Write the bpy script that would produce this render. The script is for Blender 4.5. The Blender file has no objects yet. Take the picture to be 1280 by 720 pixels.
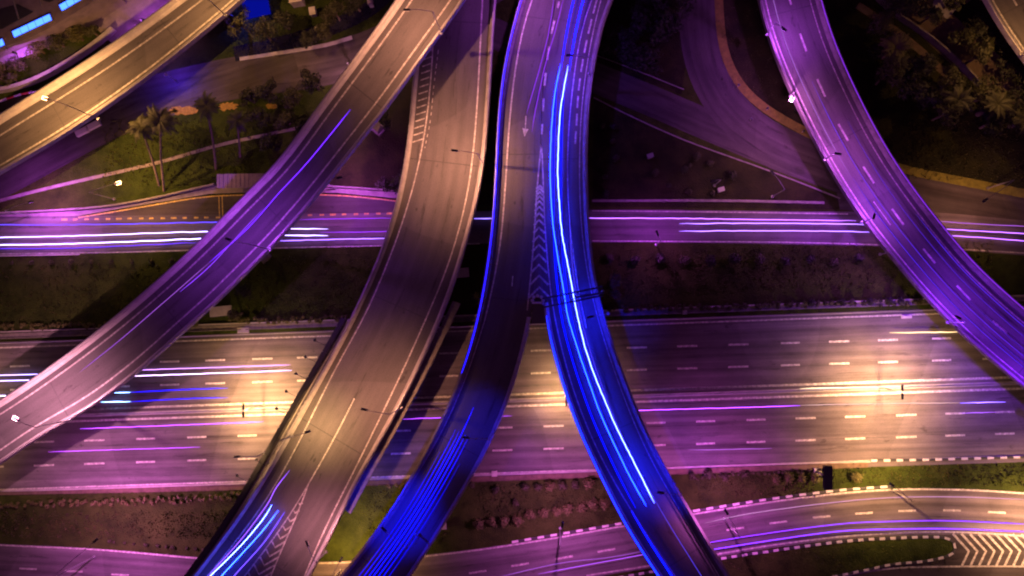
import bpy, math, random
from mathutils import Vector, Matrix
R = math.radians
C = bpy.context.scene.collection
SC = bpy.context.scene
# ------------------------------------------------------------------ camera
CAM = Vector((0, 0, 130.0)); FPX = 1000.0
cd = bpy.data.cameras.new('camera'); cam = bpy.data.objects.new('camera', cd); C.objects.link(cam)
cd.sensor_width = 36; cd.lens = 36 * FPX / 1280; cd.clip_end = 3000; cd.clip_start = .5
_b = -Vector((-60, 40, -1000)).normalized(); _r = Vector((0, 1, 0)).cross(_b).normalized(); _u = _b.cross(_r)
CQ = Matrix((_r, _u, _b)).transposed().to_quaternion()
cam.location = CAM; cam.rotation_mode = 'QUATERNION'; cam.rotation_quaternion = CQ
SC.camera = cam
# ------------------------------------------------------------------ night sky and exposure
SC.view_settings.view_transform = 'Standard'; SC.view_settings.look = 'None'
SC.view_settings.exposure = 2.9; SC.view_settings.gamma = 1
SC.cycles.use_denoising = True; SC.cycles.filter_width = 2.1
SC.cycles.sample_clamp_indirect = 4
SC.cycles.max_bounces = 4
w = bpy.data.worlds.new('World'); SC.world = w; w.use_nodes = True
nt = w.node_tree; bg = nt.nodes['Background']
sk = nt.nodes.new('ShaderNodeTexSky'); sk.sky_type = 'NISHITA'; sk.sun_disc = False
sk.sun_elevation = R(4); sk.sun_rotation = R(200)
mx = nt.nodes.new('ShaderNodeMix'); mx.data_type = 'RGBA'; mx.blend_type = 'MULTIPLY'; mx.inputs[0].default_value = 1
hs = nt.nodes.new('ShaderNodeHueSaturation'); hs.inputs['Saturation'].default_value = .1
nt.links.new(sk.outputs[0], hs.inputs['Color']); nt.links.new(hs.outputs[0], mx.inputs[6])
mx.inputs[7].default_value = (.60, .15, .64, 1)
nt.links.new(mx.outputs[2], bg.inputs[0]); bg.inputs[1].default_value = .0125

# ------------------------------------------------------------------ pixel -> world for laying out the survey
CX, CY = 640, 360
def P(x, y, z=0.0):
    d = CQ @ Vector(((x - CX), -(y - CY), -FPX))
    t = (z - CAM.z) / d.z
    return CAM + d * t

# ------------------------------------------------------------------ materials
def newmat(name):
    m = bpy.data.materials.new(name); m.use_nodes = True
    return m, m.node_tree, m.node_tree.nodes['Principled BSDF']
def mat(name, col, rough=.7, var=.25, scale=1.5, bump=.0, metal=0, detail_scale=None, coord='Object'):
    m, t, b = newmat(name)
    N, L = t.nodes, t.links
    tc = N.new('ShaderNodeTexCoord')
    n1 = N.new('ShaderNodeTexNoise'); n1.inputs['Scale'].default_value = scale; n1.inputs['Detail'].default_value = 8; n1.inputs['Roughness'].default_value = .65
    L.new(tc.outputs[coord], n1.inputs['Vector'])
    r = N.new('ShaderNodeMapRange'); r.inputs[1].default_value = .3; r.inputs[2].default_value = .7
    r.inputs[3].default_value = 1 - var; r.inputs[4].default_value = 1 + var
    L.new(n1.outputs[0], r.inputs[0])
    v = N.new('ShaderNodeVectorMath'); v.operation = 'SCALE'; v.inputs[0].default_value = col
    L.new(r.outputs[0], v.inputs['Scale']); L.new(v.outputs[0], b.inputs['Base Color'])
    b.inputs['Roughness'].default_value = rough; b.inputs['Metallic'].default_value = metal
    if bump:
        n2 = N.new('ShaderNodeTexNoise'); n2.inputs['Scale'].default_value = detail_scale or scale * 6; n2.inputs['Detail'].default_value = 6
        L.new(tc.outputs[coord], n2.inputs['Vector'])
        bp = N.new('ShaderNodeBump'); bp.inputs['Strength'].default_value = bump; bp.inputs['Distance'].default_value = .1
        L.new(n2.outputs[0], bp.inputs['Height']); L.new(bp.outputs[0], b.inputs['Normal'])
    return m
def asphalt(name, col, streak=.35, patch=.3, lane=3.6, rough=.55, track=.06):
    # UV: u metres along, v metres across. wheel tracks, long oil streaks, repairs
    m, t, b = newmat(name); N, L = t.nodes, t.links
    uv = N.new('ShaderNodeUVMap'); sx = N.new('ShaderNodeSeparateXYZ'); L.new(uv.outputs[0], sx.inputs[0])
    def noise(su, sv, det=5, off=0, rgh=.6):
        mp = N.new('ShaderNodeMapping'); mp.inputs['Scale'].default_value = (su, sv, 1); mp.inputs['Location'].default_value = (off, off * .37, 0)
        L.new(uv.outputs[0], mp.inputs[0]); n = N.new('ShaderNodeTexNoise'); n.inputs['Scale'].default_value = 1
        n.inputs['Detail'].default_value = det; n.inputs['Roughness'].default_value = rgh; L.new(mp.outputs[0], n.inputs['Vector']); return n.outputs[0]
    def rng(s, a, bb, c, d):
        r = N.new('ShaderNodeMapRange'); r.inputs[1].default_value = a; r.inputs[2].default_value = bb; r.inputs[3].default_value = c; r.inputs[4].default_value = d
        L.new(s, r.inputs[0]); return r.outputs[0]
    def mul(a, c):
        q = N.new('ShaderNodeMath'); q.operation = 'MULTIPLY'; L.new(a, q.inputs[0]); L.new(c, q.inputs[1]); return q.outputs[0]
    a = rng(noise(.02, .9, 5, 3), .35, .65, 1 - streak, 1 + streak * .6)
    bq = rng(noise(.16, .3, 6, 11), .35, .65, 1 - patch * .6, 1 + patch * .5)
    c = rng(noise(6, 6, 3, 5), .3, .7, .86, 1.14)
    # oil spots, darker blotches stretched along the lane
    d = mul(rng(noise(.10, 1.1, 7, 29, .7), .58, .68, 1, .5), rng(noise(.35, .7, 5, 71, .6), .64, .70, 1, .62))
    # wheel tracks
    q = N.new('ShaderNodeMath'); q.operation = 'MULTIPLY'; q.inputs[1].default_value = 2 * math.pi * 2 / lane; L.new(sx.outputs[1], q.inputs[0])
    sn = N.new('ShaderNodeMath'); sn.operation = 'COSINE'; L.new(q.outputs[0], sn.inputs[0])
    e = rng(sn.outputs[0], -1, 1, 1 - track, 1 + track)
    # repair seams
    f = rng(noise(.045, .02, 0, 40), .49, .495, .9, 1.05)
    tot = mul(mul(mul(a, bq), mul(c, d)), mul(e, f))
    v = N.new('ShaderNodeVectorMath'); v.operation = 'SCALE'; v.inputs[0].default_value = col
    L.new(tot, v.inputs['Scale']); L.new(v.outputs[0], b.inputs['Base Color'])
    b.inputs['Specular IOR Level'].default_value = .07
    rr = rng(tot, .4, 1.3, rough - .12, rough + .15); L.new(rr, b.inputs['Roughness'])
    bp = N.new('ShaderNodeBump'); bp.inputs['Strength'].default_value = .35; bp.inputs['Distance'].default_value = .03
    L.new(noise(9, 9, 4, 7), bp.inputs['Height']); L.new(bp.outputs[0], b.inputs['Normal'])
    return m
def paint(name, col, wear=.6):
    m, t, b = newmat(name); N, L = t.nodes, t.links
    tc = N.new('ShaderNodeTexCoord'); n = N.new('ShaderNodeTexNoise'); n.inputs['Scale'].default_value = 2.2; n.inputs['Detail'].default_value = 9; n.inputs['Roughness'].default_value = .75
    L.new(tc.outputs['Object'], n.inputs['Vector'])
    r = N.new('ShaderNodeMapRange'); r.inputs[1].default_value = .40; r.inputs[2].default_value = .54; r.inputs[3].default_value = 0; r.inputs[4].default_value = 1
    L.new(n.outputs[0], r.inputs[0])
    mi = N.new('ShaderNodeMix'); mi.data_type = 'RGBA'; L.new(r.outputs[0], mi.inputs[0])
    mi.inputs[6].default_value = (*col, 1); mi.inputs[7].default_value = (*[c * (1 - wear) + .07 * wear for c in col], 1)
    L.new(mi.outputs[2], b.inputs['Base Color']); b.inputs['Roughness'].default_value = .6
    return m
def emit(name, col, strength):
    m = bpy.data.materials.new(name); m.use_nodes = True; t = m.node_tree
    b = t.nodes['Principled BSDF']; b.inputs['Base Color'].default_value = (0, 0, 0, 1); b.inputs['Specular IOR Level'].default_value = 0
    b.inputs['Emission Color'].default_value = (*col, 1); b.inputs['Emission Strength'].default_value = strength
    return m
def grassmat(name, dark, light, sc=.25):
    m, t, b = newmat(name); N, L = t.nodes, t.links
    tc = N.new('ShaderNodeTexCoord')
    n = N.new('ShaderNodeTexNoise'); n.inputs['Scale'].default_value = sc; n.inputs['Detail'].default_value = 12; n.inputs['Roughness'].default_value = .72
    L.new(tc.outputs['Object'], n.inputs['Vector'])
    cr = N.new('ShaderNodeValToRGB'); cr.color_ramp.elements[0].position = .36; cr.color_ramp.elements[1].position = .66
    cr.color_ramp.elements[0].color = (*dark, 1); cr.color_ramp.elements[1].color = (*light, 1)
    L.new(n.outputs[0], cr.inputs[0])
    # bare soil patches
    n3 = N.new('ShaderNodeTexNoise'); n3.inputs['Scale'].default_value = sc * .5; n3.inputs['Detail'].default_value = 7; n3.inputs['Roughness'].default_value = .7
    L.new(tc.outputs['Object'], n3.inputs['Vector'])
    r = N.new('ShaderNodeMapRange'); r.inputs[1].default_value = .52; r.inputs[2].default_value = .66; L.new(n3.outputs[0], r.inputs[0])
    r.inputs[4].default_value = .6
    mi = N.new('ShaderNodeMix'); mi.data_type = 'RGBA'; L.new(r.outputs[0], mi.inputs[0]); L.new(cr.outputs[0], mi.inputs[6]); mi.inputs[7].default_value = (.032, .036, .010, 1)
    L.new(mi.outputs[2], b.inputs['Base Color']); b.inputs['Roughness'].default_value = .95; b.inputs['Specular IOR Level'].default_value = .1
    n2 = N.new('ShaderNodeTexNoise'); n2.inputs['Scale'].default_value = 4; n2.inputs['Detail'].default_value = 6; L.new(tc.outputs['Object'], n2.inputs['Vector'])
    bp = N.new('ShaderNodeBump'); bp.inputs['Strength'].default_value = .9; bp.inputs['Distance'].default_value = .25
    L.new(n2.outputs[0], bp.inputs['Height']); L.new(bp.outputs[0], b.inputs['Normal'])
    return m
M = {}
M['asph'] = asphalt('asphalt_highway', (.12, .105, .108), rough=.75)
M['asph_d'] = asphalt('asphalt_ramp', (.105, .098, .095), .10, .16, track=.025)
M['asph_l'] = asphalt('asphalt_local', (.062, .054, .052), .3, .4)
M['conc'] = mat('concrete', (.30, .285, .26), .8, .25, .8, .2)
M['conc_d'] = mat('stained_concrete', (.16, .145, .13), .85, .35, 1.1, .2)
M['conc_l'] = mat('pale_concrete', (.42, .40, .35), .8, .18, .9, .15)
M['pav'] = mat('paving', (.20, .17, .16), .8, .3, .7, .2)
M['white'] = paint('white_paint', (.58, .55, .48))
M['yellow'] = paint('yellow_paint', (.62, .42, .06))
M['kerbw'] = mat('kerb_white', (.52, .50, .45), .6, .25, 3)
M['kerbb'] = mat('kerb_black', (.03, .03, .03), .6, .2, 3)
M['kerbr'] = mat('kerb_red', (.4, .05, .03), .6, .2, 3)
M['grass'] = grassmat('grass_surface', (.014, .022, .004), (.044, .066, .010))
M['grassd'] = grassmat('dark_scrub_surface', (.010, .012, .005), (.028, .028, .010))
M['verge'] = mat('yellow_verge', (.13, .125, .012), .9, .4, 1.2, .5)
M['bed'] = mat('flower_bed_orange', (.26, .17, .02), .9, .5, 2.5, .8)
M['joint'] = mat('joint_rubber', (.055, .05, .05), .8, .3, 3)
M['soil'] = mat('soil', (.10, .07, .045), .95, .4, 1, .5)
M['metal'] = mat('galvanised_metal', (.30, .30, .30), .45, .15, 3, 0, .7)
M['dmetal'] = mat('dark_metal', (.03, .03, .035), .5, .2, 3, 0, .3)
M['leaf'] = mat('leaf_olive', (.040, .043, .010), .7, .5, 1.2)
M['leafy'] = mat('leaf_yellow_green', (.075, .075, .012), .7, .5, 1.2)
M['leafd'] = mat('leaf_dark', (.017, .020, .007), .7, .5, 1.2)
M['trunk'] = mat('bark', (.12, .09, .065), .9, .3, 3, .4)
M['roofp'] = mat('shelter_roof_sheet', (.28, .20, .34), .5, .2, 2)
M['roof'] = mat('roof_concrete', (.15, .12, .12), .8, .3, .6, .2)
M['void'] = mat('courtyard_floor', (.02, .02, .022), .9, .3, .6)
M['panel'] = mat('dark_panel', (.02, .02, .022), .5, .2, 2)
M['blade'] = mat('pale_panel', (.45, .42, .38), .6, .15, 2)
M['tarp'] = mat('blue_tarpaulin', (.03, .08, .5), .5, .2, 2)
M['water'] = mat('drain_water', (.012, .012, .02), .12, .2, 1, .1)

# ------------------------------------------------------------------ object helpers
def mesh_obj(name, verts, faces, m, parent=None, uvs=None, mats=None, fmat=None, smooth=False):
    me = bpy.data.meshes.new(name); me.from_pydata([tuple(v) for v in verts], [], faces); me.update()
    for q in (mats or [m]): me.materials.append(q)
    if fmat:
        for p, i in zip(me.polygons, fmat): p.material_index = i
    if uvs:
        ul = me.uv_layers.new(name='UVMap')
        for p in me.polygons:
            for li in p.loop_indices: ul.data[li].uv = uvs[me.loops[li].vertex_index]
    if smooth:
        for p in me.polygons: p.use_smooth = True
    o = bpy.data.objects.new(name, me); C.objects.link(o)
    if parent: o.parent = parent; o.matrix_parent_inverse = parent.matrix_basis.inverted()
    return o
def empty(name, loc, label, cat, group=None, rz=0):
    o = bpy.data.objects.new(name, None); C.objects.link(o); o.location = loc; o.rotation_euler = (0, 0, rz)
    o.empty_display_size = .3
    return tag(o, label, cat, group)
def tag(o, label, cat, group=None, kind=None):
    o['label'] = label; o['category'] = cat
    if group: o['group'] = group
    if kind: o['kind'] = kind
    return o
def struct(o, label=None):
    o['kind'] = 'structure'
    if label: o['label'] = label
    return o
class MB:
    def __init__(s): s.v = []; s.f = []; s.m = []
    def box(s, c, size, rz=0, mi=0, taper=1, rx=0):
        c = Vector(c); b = len(s.v); mt = Matrix.Rotation(rz, 3, 'Z') @ Matrix.Rotation(rx, 3, 'X')
        for z in (-.5, .5):
            k = 1 if z < 0 else taper
            for x, y in ((-.5, -.5), (.5, -.5), (.5, .5), (-.5, .5)):
                s.v.append(c + mt @ Vector((x * size[0] * k, y * size[1] * k, z * size[2])))
        for q in ((0, 3, 2, 1), (4, 5, 6, 7), (0, 1, 5, 4), (1, 2, 6, 5), (2, 3, 7, 6), (3, 0, 4, 7)):
            s.f.append([b + i for i in q]); s.m.append(mi)
        return s
    def tube(s, pts, rad, n=8, mi=0, cap=True):
        pts = [Vector(p) for p in pts]
        rs = rad if isinstance(rad, (list, tuple)) else [rad] * len(pts)
        b = len(s.v)
        for i, p in enumerate(pts):
            t = (pts[min(i + 1, len(pts) - 1)] - pts[max(i - 1, 0)]).normalized()
            a = Vector((0, 0, 1)) if abs(t.z) < .9 else Vector((1, 0, 0))
            u = t.cross(a).normalized(); vv = t.cross(u).normalized()
            for k in range(n):
                an = 2 * math.pi * k / n
                s.v.append(p + (u * math.cos(an) + vv * math.sin(an)) * rs[i])
        for i in range(len(pts) - 1):
            for k in range(n):
                s.f.append([b + i * n + k, b + i * n + (k + 1) % n, b + (i + 1) * n + (k + 1) % n, b + (i + 1) * n + k]); s.m.append(mi)
        if cap:
            s.f.append([b + k for k in range(n)][::-1]); s.m.append(mi)
            s.f.append([b + (len(pts) - 1) * n + k for k in range(n)]); s.m.append(mi)
        return s
    def ngon(s, pts, z0, z1, mi=0):
        b = len(s.v); n = len(pts)
        for p in pts: s.v.append(Vector((p[0], p[1], z0)))
        for p in pts: s.v.append(Vector((p[0], p[1], z1)))
        s.f.append([b + n + i for i in range(n)]); s.m.append(mi)
        for i in range(n):
            s.f.append([b + i, b + (i + 1) % n, b + n + (i + 1) % n, b + n + i]); s.m.append(mi)
        return s
    def build(s, name, m, parent=None, smooth=False):
        ms = m if isinstance(m, list) else [m]
        return mesh_obj(name, s.v, s.f, None, parent, mats=ms, fmat=s.m, smooth=smooth)

def cr(pts, step=1.5):
    """Catmull-Rom through world points, resampled every `step` metres"""
    pts = [Vector(p) for p in pts]
    if len(pts) == 2: dense = [pts[0].lerp(pts[1], i / 60) for i in range(61)]
    else:
        dense = []
        ext = [pts[0] * 2 - pts[1]] + pts + [pts[-1] * 2 - pts[-2]]
        for i in range(1, len(ext) - 2):
            p0, p1, p2, p3 = ext[i - 1:i + 3]
            n = 24
            for k in range(n):
                t = k / n
                dense.append(.5 * ((2 * p1) + (p2 - p0) * t + (2 * p0 - 5 * p1 + 4 * p2 - p3) * t * t + (3 * p1 - p0 - 3 * p2 + p3) * t ** 3))
        dense.append(pts[-1])
    out = [dense[0]]; acc = 0
    L = sum((dense[i + 1] - dense[i]).length for i in range(len(dense) - 1)); n = max(1, round(L / step)); st = L / n
    for i in range(len(dense) - 1):
        seg = (dense[i + 1] - dense[i]).length
        if seg < 1e-9: continue
        while acc + seg >= st * len(out) - 1e-6 and len(out) < n:
            out.append(dense[i].lerp(dense[i + 1], (st * len(out) - acc) / seg))
        acc += seg
    out.append(dense[-1])
    return out
def smooth(pts, it=3):
    for _ in range(it):
        pts = [pts[0]] + [(pts[i - 1] + pts[i] * 2 + pts[i + 1]) / 4 for i in range(1, len(pts) - 1)] + [pts[-1]]
    return pts
def extend(pts, a=0, b=0):
    pts = [Vector(p) for p in pts]
    if a: pts = [pts[0] + (pts[0] - pts[1]).normalized() * a] + pts
    if b: pts = pts + [pts[-1] + (pts[-1] - pts[-2]).normalized() * b]
    return pts
def px(pts, z): 
    return [P(x, y, z(x, y) if callable(z) else z) for x, y in pts]

class Lane:
    """ribbon between a left and a right pixel polyline at height z"""
    def __init__(s, Lp, Rp, z, ea=25, eb=25, step=2.0, sm=6):
        l = smooth(cr(extend(px(Lp, z), ea, eb), step), sm); r = smooth(cr(extend(px(Rp, z), ea + 12, eb + 12), .5), sm * 4)
        s.st = []; acc = 0; j = 0
        for i, a in enumerate(l):
            best = min(range(len(r)), key=lambda k: (r[k] - a).xy.length_squared)
            if i: acc += (a - l[i - 1]).length
            b = r[best].copy(); b.z = a.z
            s.st.append([a, b, acc])
        # smooth the partners
        for _ in range(3):
            bs = [q[1] for q in s.st]
            bs = smooth(bs, 1)
            for q, b in zip(s.st, bs): q[1] = b
    def width(s, i): return (s.st[i][1] - s.st[i][0]).length
    def at(s, i, off=None, frac=None, dz=0, right=False):
        a, b, _ = s.st[i]; w_ = (b - a).length; d = (b - a) / w_
        o = frac * w_ if frac is not None else (w_ - off if right else off)
        p = a + d * o; p.z += dz; return p
    def idx_px(s, x, y, z):
        p = P(x, y, z); return min(range(len(s.st)), key=lambda k: ((s.st[k][0] + s.st[k][1]) / 2 - p).xy.length_squared)
    def ribbon(s, name, m, parent, o0, o1, dz, right0=False, right1=False, i0=0, i1=None):
        i1 = i1 if i1 is not None else len(s.st) - 1
        v, f, uv = [], [], []
        nc = 3
        for i in range(i0, i1 + 1):
            a = s.at(i, o0, dz=dz, right=right0); b = s.at(i, o1, dz=dz, right=right1)
            for k in range(nc + 1):
                p = a.lerp(b, k / nc); v.append(p); uv.append((s.st[i][2], (p - s.st[i][0]).xy.length))
        for i in range(i1 - i0):
            for k in range(nc):
                q = i * (nc + 1) + k
                f.append([q, q + 1, q + nc + 2, q + nc + 1][::-1])
        o = mesh_obj(name, v, f, m, parent, uvs=uv)
        return o
    def sweep(s, name, m, parent, prof, right=False, i0=0, i1=None, off=0, smooth_=False):
        """prof: closed list of (offset from edge inward, z)"""
        i1 = i1 if i1 is not None else len(s.st) - 1
        v, f = [], []; n = len(prof)
        for i in range(i0, i1 + 1):
            for o, z in prof: v.append(s.at(i, o + off, dz=z, right=right))
        for i in range(i1 - i0):
            for k in range(n):
                q = [i * n + k, i * n + (k + 1) % n, (i + 1) * n + (k + 1) % n, (i + 1) * n + k]
                f.append(q if right else q[::-1])
        f.append(list(range(n)) if not right else list(range(n))[::-1]); f.append([(i1 - i0) * n + k for k in range(n)][::-1] if not right else [(i1 - i0) * n + k for k in range(n)])
        return mesh_obj(name, v, f, m, parent)

def line_strip(mb, pts, wdt, dz=0, mi=0, dash=None, centres=None):
    """add a flat line of width wdt along world points (list), optional dash (on, off, phase)"""
    pts = [Vector(p) for p in pts]
    acc = 0
    segs = []; cur = []
    if dash:
        pts = cr(pts, .25) if len(pts) > 2 else cr(pts, .25)
    for i, p in enumerate(pts):
        if i: acc += (p - pts[i - 1]).length
        on = True
        if dash: on = ((acc + dash[2]) % (dash[0] + dash[1])) < dash[0]
        if on: cur.append(p)
        elif cur:
            segs.append(cur); cur = []
    if cur: segs.append(cur)
    for sg in segs:
        if len(sg) < 2: continue
        if dash: sg = [sg[0], sg[len(sg) // 2], sg[-1]]
        b = len(mb.v)
        for i, p in enumerate(sg):
            t = (sg[min(i + 1, len(sg) - 1)] - sg[max(i - 1, 0)]); t.z = 0; t.normalize()
            n = Vector((-t.y, t.x, 0)) * wdt / 2
            mb.v.append(p + n + Vector((0, 0, dz))); mb.v.append(p - n + Vector((0, 0, dz)))
        for i in range(len(sg) - 1):
            mb.f.append([b + 2 * i, b + 2 * i + 1, b + 2 * i + 3, b + 2 * i + 2]); mb.m.append(mi)
def pline(mb, pts, z, wdt, dz, mi=0, dash=None):
    line_strip(mb, smooth(cr(px(pts, z), 1.5), 0 if dash else 12), wdt, dz, mi, dash)

# ------------------------------------------------------------------ lamps
WARM = (1, .66, .30)
def spot(parent, loc, power, col, size=150, blend=.6, rad=.18):
    l = bpy.data.lights.new('lamp_light', 'SPOT'); l.energy = power; l.color = col; l.spot_size = R(size); l.spot_blend = blend; l.shadow_soft_size = rad
    o = bpy.data.objects.new('lamp_light', l); C.objects.link(o); o.location = loc; o.parent = parent
    o.matrix_parent_inverse = parent.matrix_basis.inverted()
    return o
bulbs = {}
def bulb(col, s):
    k = (col, s)
    if k not in bulbs: bulbs[k] = emit('lamp_glass', col, s)
    return bulbs[k]
def lamp(base, heads, label, power, col=WARM, group='street lamps on the flyovers', glow=3, glow_up=False, size=150, blend=.6):
    """base: world point. heads: list of world points of the lamp heads"""
    base = Vector(base)
    t = empty('street_lamp', base, label, 'street lamp', group)
    top = sum((Vector(h) for h in heads), Vector()) / len(heads) if len(heads) > 1 else Vector(heads[0])
    if len(heads) > 1:
        ptop = Vector((base.x, base.y, top.z))
        MB().tube([base, ptop], [.11, .06], 8).build('pole', M['metal'], t)
    else:
        h = Vector(heads[0]); knee = Vector((base.x, base.y, h.z - .6)); ptop = knee
        MB().tube([base, knee], [.10, .055], 8).build('pole', M['metal'], t)
    MB().tube([base, base + Vector((0, 0, .35))], [.26, .2], 8).build('base_plate', M['metal'], t)
    for h in heads:
        h = Vector(h); d = (h - ptop); d.z = 0; dn = d.normalized(); rz = math.atan2(dn.y, dn.x)
        st = ptop if len(heads) == 1 else ptop - Vector((0, 0, .3))
        MB().tube([st, st.lerp(h, .5) + Vector((0, 0, .35)), h - dn * .3 + Vector((0, 0, .05))], [.05, .04, .035], 6).build('arm', M['metal'], t)
        hd = MB(); hd.box(h, (.95, .36, .16), rz, taper=.75); hd.box(h + Vector((0, 0, .1)) - dn * .1, (.5, .22, .08), rz)
        ho = hd.build('lamp_head', M['blade'] if glow_up else M['dmetal'], t)
        g = MB()
        g.box(h + Vector((0, 0, -.12)) + dn * (.22 if glow_up else 0), (.75, .5 if glow_up else .3, .12), rz)
        g.build('lamp_glass', bulb(col, glow), ho)
        if power: spot(t, h + Vector((0, 0, -.3)), power, col, size, blend)
    return t
def lamp_px(base, head, zdeck, hgt, label, power, col=WARM, **k):
    b = P(base[0], base[1], zdeck + 1.0); h = P(head[0], head[1], zdeck + hgt)
    b.z = zdeck + .95
    return lamp(b, [h], label, power, col, **k)

# ================================================================== THE GROUND
def sheet(name, pts_world, z, m, kind='structure', label=None, parent=None, sub=None):
    mb = MB(); b = 0
    mb.v = [Vector((p.x, p.y, z)) for p in pts_world]; mb.f = [list(range(len(mb.v)))]; mb.m = [0]
    o = mb.build(name, m, parent)
    if kind and not parent: o['kind'] = kind
    if label: o['label'] = label
    return o
g = 600
struct(mesh_obj('ground', [(-g, -g, 0), (g, -g, 0), (g, g, 0), (-g, g, 0)], [(0, 1, 2, 3)], M['grass']))
def area(name, pixels, z, m, curve=False, label=None, eb=0):
    pts = px(pixels, 0)
    o = sheet(name, pts, z, m)
    if label: o['label'] = label
    return o
area('grass_bank', [(-80, 318), (240, 313), (480, 306), (620, 300), (740, 302), (1060, 306), (1400, 325), (1400, 372), (1170, 381), (760, 392), (420, 402), (-80, 408)], .004, M['grass'], label='grass bank between the two main roads')
# dark scrub land at the top right
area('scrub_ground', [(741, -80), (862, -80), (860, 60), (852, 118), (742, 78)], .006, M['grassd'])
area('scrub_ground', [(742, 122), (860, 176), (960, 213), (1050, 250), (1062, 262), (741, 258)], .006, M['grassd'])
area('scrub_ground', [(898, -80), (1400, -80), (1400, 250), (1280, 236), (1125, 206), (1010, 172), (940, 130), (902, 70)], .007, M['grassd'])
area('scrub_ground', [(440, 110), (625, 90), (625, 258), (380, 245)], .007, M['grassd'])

# ------------------------------------------------------------------ ground roads
LL = lambda x, a, b: a + (b - a) * (x - 212) / (1110 - 212)   # pixel row at x for a line crossing a at x=212 and b at x=1110
def hw(x0, x1, a, b, n=7): return [(x0 + (x1 - x0) * i / n, LL(x0 + (x1 - x0) * i / n, a, b)) for i in range(n + 1)]
def road(name, Lp, Rp, m, z=.02, label=None, ea=40, eb=40, step=3):
    ln = Lane(Lp, Rp, z, ea, eb, step)
    o = ln.ribbon(name, m, None, 0, 0, 0, False, True); struct(o, label); return ln, o
hwy, hwo = road('highway', hw(-60, 1340, 420, 388), hw(-60, 1340, 612, 583), M['asph'], .02, 'wide multi-lane highway with centre reserve')
up, upo = road('upper_road', [(-60, 271), (80, 270), (300, 268), (480, 266), (740, 262), (900, 263), (1060, 265), (1160, 264), (1340, 282)],
               [(-60, 320), (240, 314), (480, 307), (740, 303), (900, 304), (1060, 307), (1160, 310), (1340, 324)], M['asph'], .016, 'upper road behind the grass bank')
lowc = [(-60, 676), (0, 680), (130, 686), (255, 697), (400, 703), (530, 694), (640, 680), (780, 656), (867, 641), (970, 625), (1050, 615), (1117, 610), (1217, 611), (1290, 616), (1350, 621)]
lowb = [(-60, 745), (0, 750), (130, 757), (255, 768), (400, 775), (560, 762), (733, 723), (810, 711), (898, 696), (950, 687), (1050, 674), (1117, 670), (1195, 668), (1285, 674), (1350, 680)]
low, lwo = road('lower_road', lowc, lowb, M['asph'], .018, 'curving service road along the bottom')
# slip road left of the gore, south of the island
lw2 = sheet('slip_road', px([(700, 800), (760, 735), (900, 712), (1000, 716), (1040, 712), (1180, 668), (1290, 672), (1400, 682), (1400, 800)], 0), .014, M['asph_l'])
m_uv = lw2.data.uv_layers.new(name='UVMap')
for p in lw2.data.polygons:
    for li in p.loop_indices:
        c = lw2.data.vertices[lw2.data.loops[li].vertex_index].co; m_uv.data[li].uv = (c.x, c.y)

def marks(name, parent_o, build, zz=None, mats=None):
    mb = MB(); build(mb); return mb.build(name, mats or [M['white'], M['yellow']], parent_o)
def hmarks(mb):
    z = .028
    for a, b in ((427, 394.5), (508, 477), (522.5, 491.5), (605, 575.5)):
        line_strip(mb, px(hw(-60, 1340, a, b, 3), .02), .34 if a in (508, 522.5) else .26, .008)
    r12 = [-34, 25, 85, 150, 212, 269, 328, 384, 443, 502, 561, 618, 676, 736, 796, 859, 923, 988, 1049, 1110, 1177, 1240, 1303]
    r34 = [-8, 55, 118, 182, 246, 309, 373, 437, 501, 564, 628, 692, 756, 820, 882, 945, 1007, 1069, 1133, 1194, 1256, 1320]
    for xs, rows in ((r12, ((452, 425), (481, 452.5))), (r34, ((547.5, 519.5), (576.5, 547)))):
        for a, b in rows:
            for x in xs:
                h = 11.8 + (x % 7) * .15
                line_strip(mb, px([(x - h, LL(x - h, a, b)), (x + h, LL(x + h, a, b))], .02), .30, .008)
marks('lane_markings', hwo, hmarks)
def umarks(mb):
    pline(mb, [(77, 274.5), (180, 273), (290, 271.5)], .016, .3, .008, 1, dash=(1.05, .85, 0))
    pline(mb, [(370, 269.5), (430, 268), (500, 266.5)], .016, .3, .008, 1, dash=(1.05, .85, 0))
    pline(mb, [(-60, 318), (140, 315.5), (300, 311), (600, 304.5)], .016, .2, .008, 0)
    pline(mb, [(740, 301), (1060, 304.5), (1340, 320)], .016, .18, .008, 0)
    pline(mb, [(740, 263.5), (900, 265), (1060, 267.5)], .016, .16, .008, 0)
marks('lane_markings', upo, umarks)
def lmarks(mb):
    pline(mb, [(x, y + 1.5) for x, y in lowc], .018, .26, .008)
    pline(mb, [(x, y - 3.5) for x, y in lowb[6:]], .018, .26, .008)
    for x, y, s in ((-26, 708, .04), (35, 711, .04), (92, 714, .04), (150, 718.5, .05), (540, 725, -.12), (597, 715, -.15), (650, 706, -.16), (705, 697, -.17), (758, 688, -.17), (812, 678.5, -.17), (866, 669.5, -.16),
                    (919, 661, -.14), (973, 653, -.12), (1027, 646, -.09), (1080, 641.5, -.07), (1134, 638.5, -.03), (1190, 638, .02), (1246, 640.5, .05), (1302, 644, .06)):
        line_strip(mb, px([(x - 11, y - 11 * s), (x + 11, y + 11 * s)], .018), .3, .008)
    # chevron gore
    pline(mb, [(1040, 724), (1060, 719), (1083, 713), (1112, 709.5), (1200, 708), (1280, 708), (1340, 710)], .018, .26, .009)
    for i in range(13):
        ax = 1211 + i * 10.7; 
        line_strip(mb, px([(ax - 20, 667 + i * .1), (ax, 689), (ax - 8.5, 707)], .018), .36, .012)
marks('lane_markings', lwo, lmarks)
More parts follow.
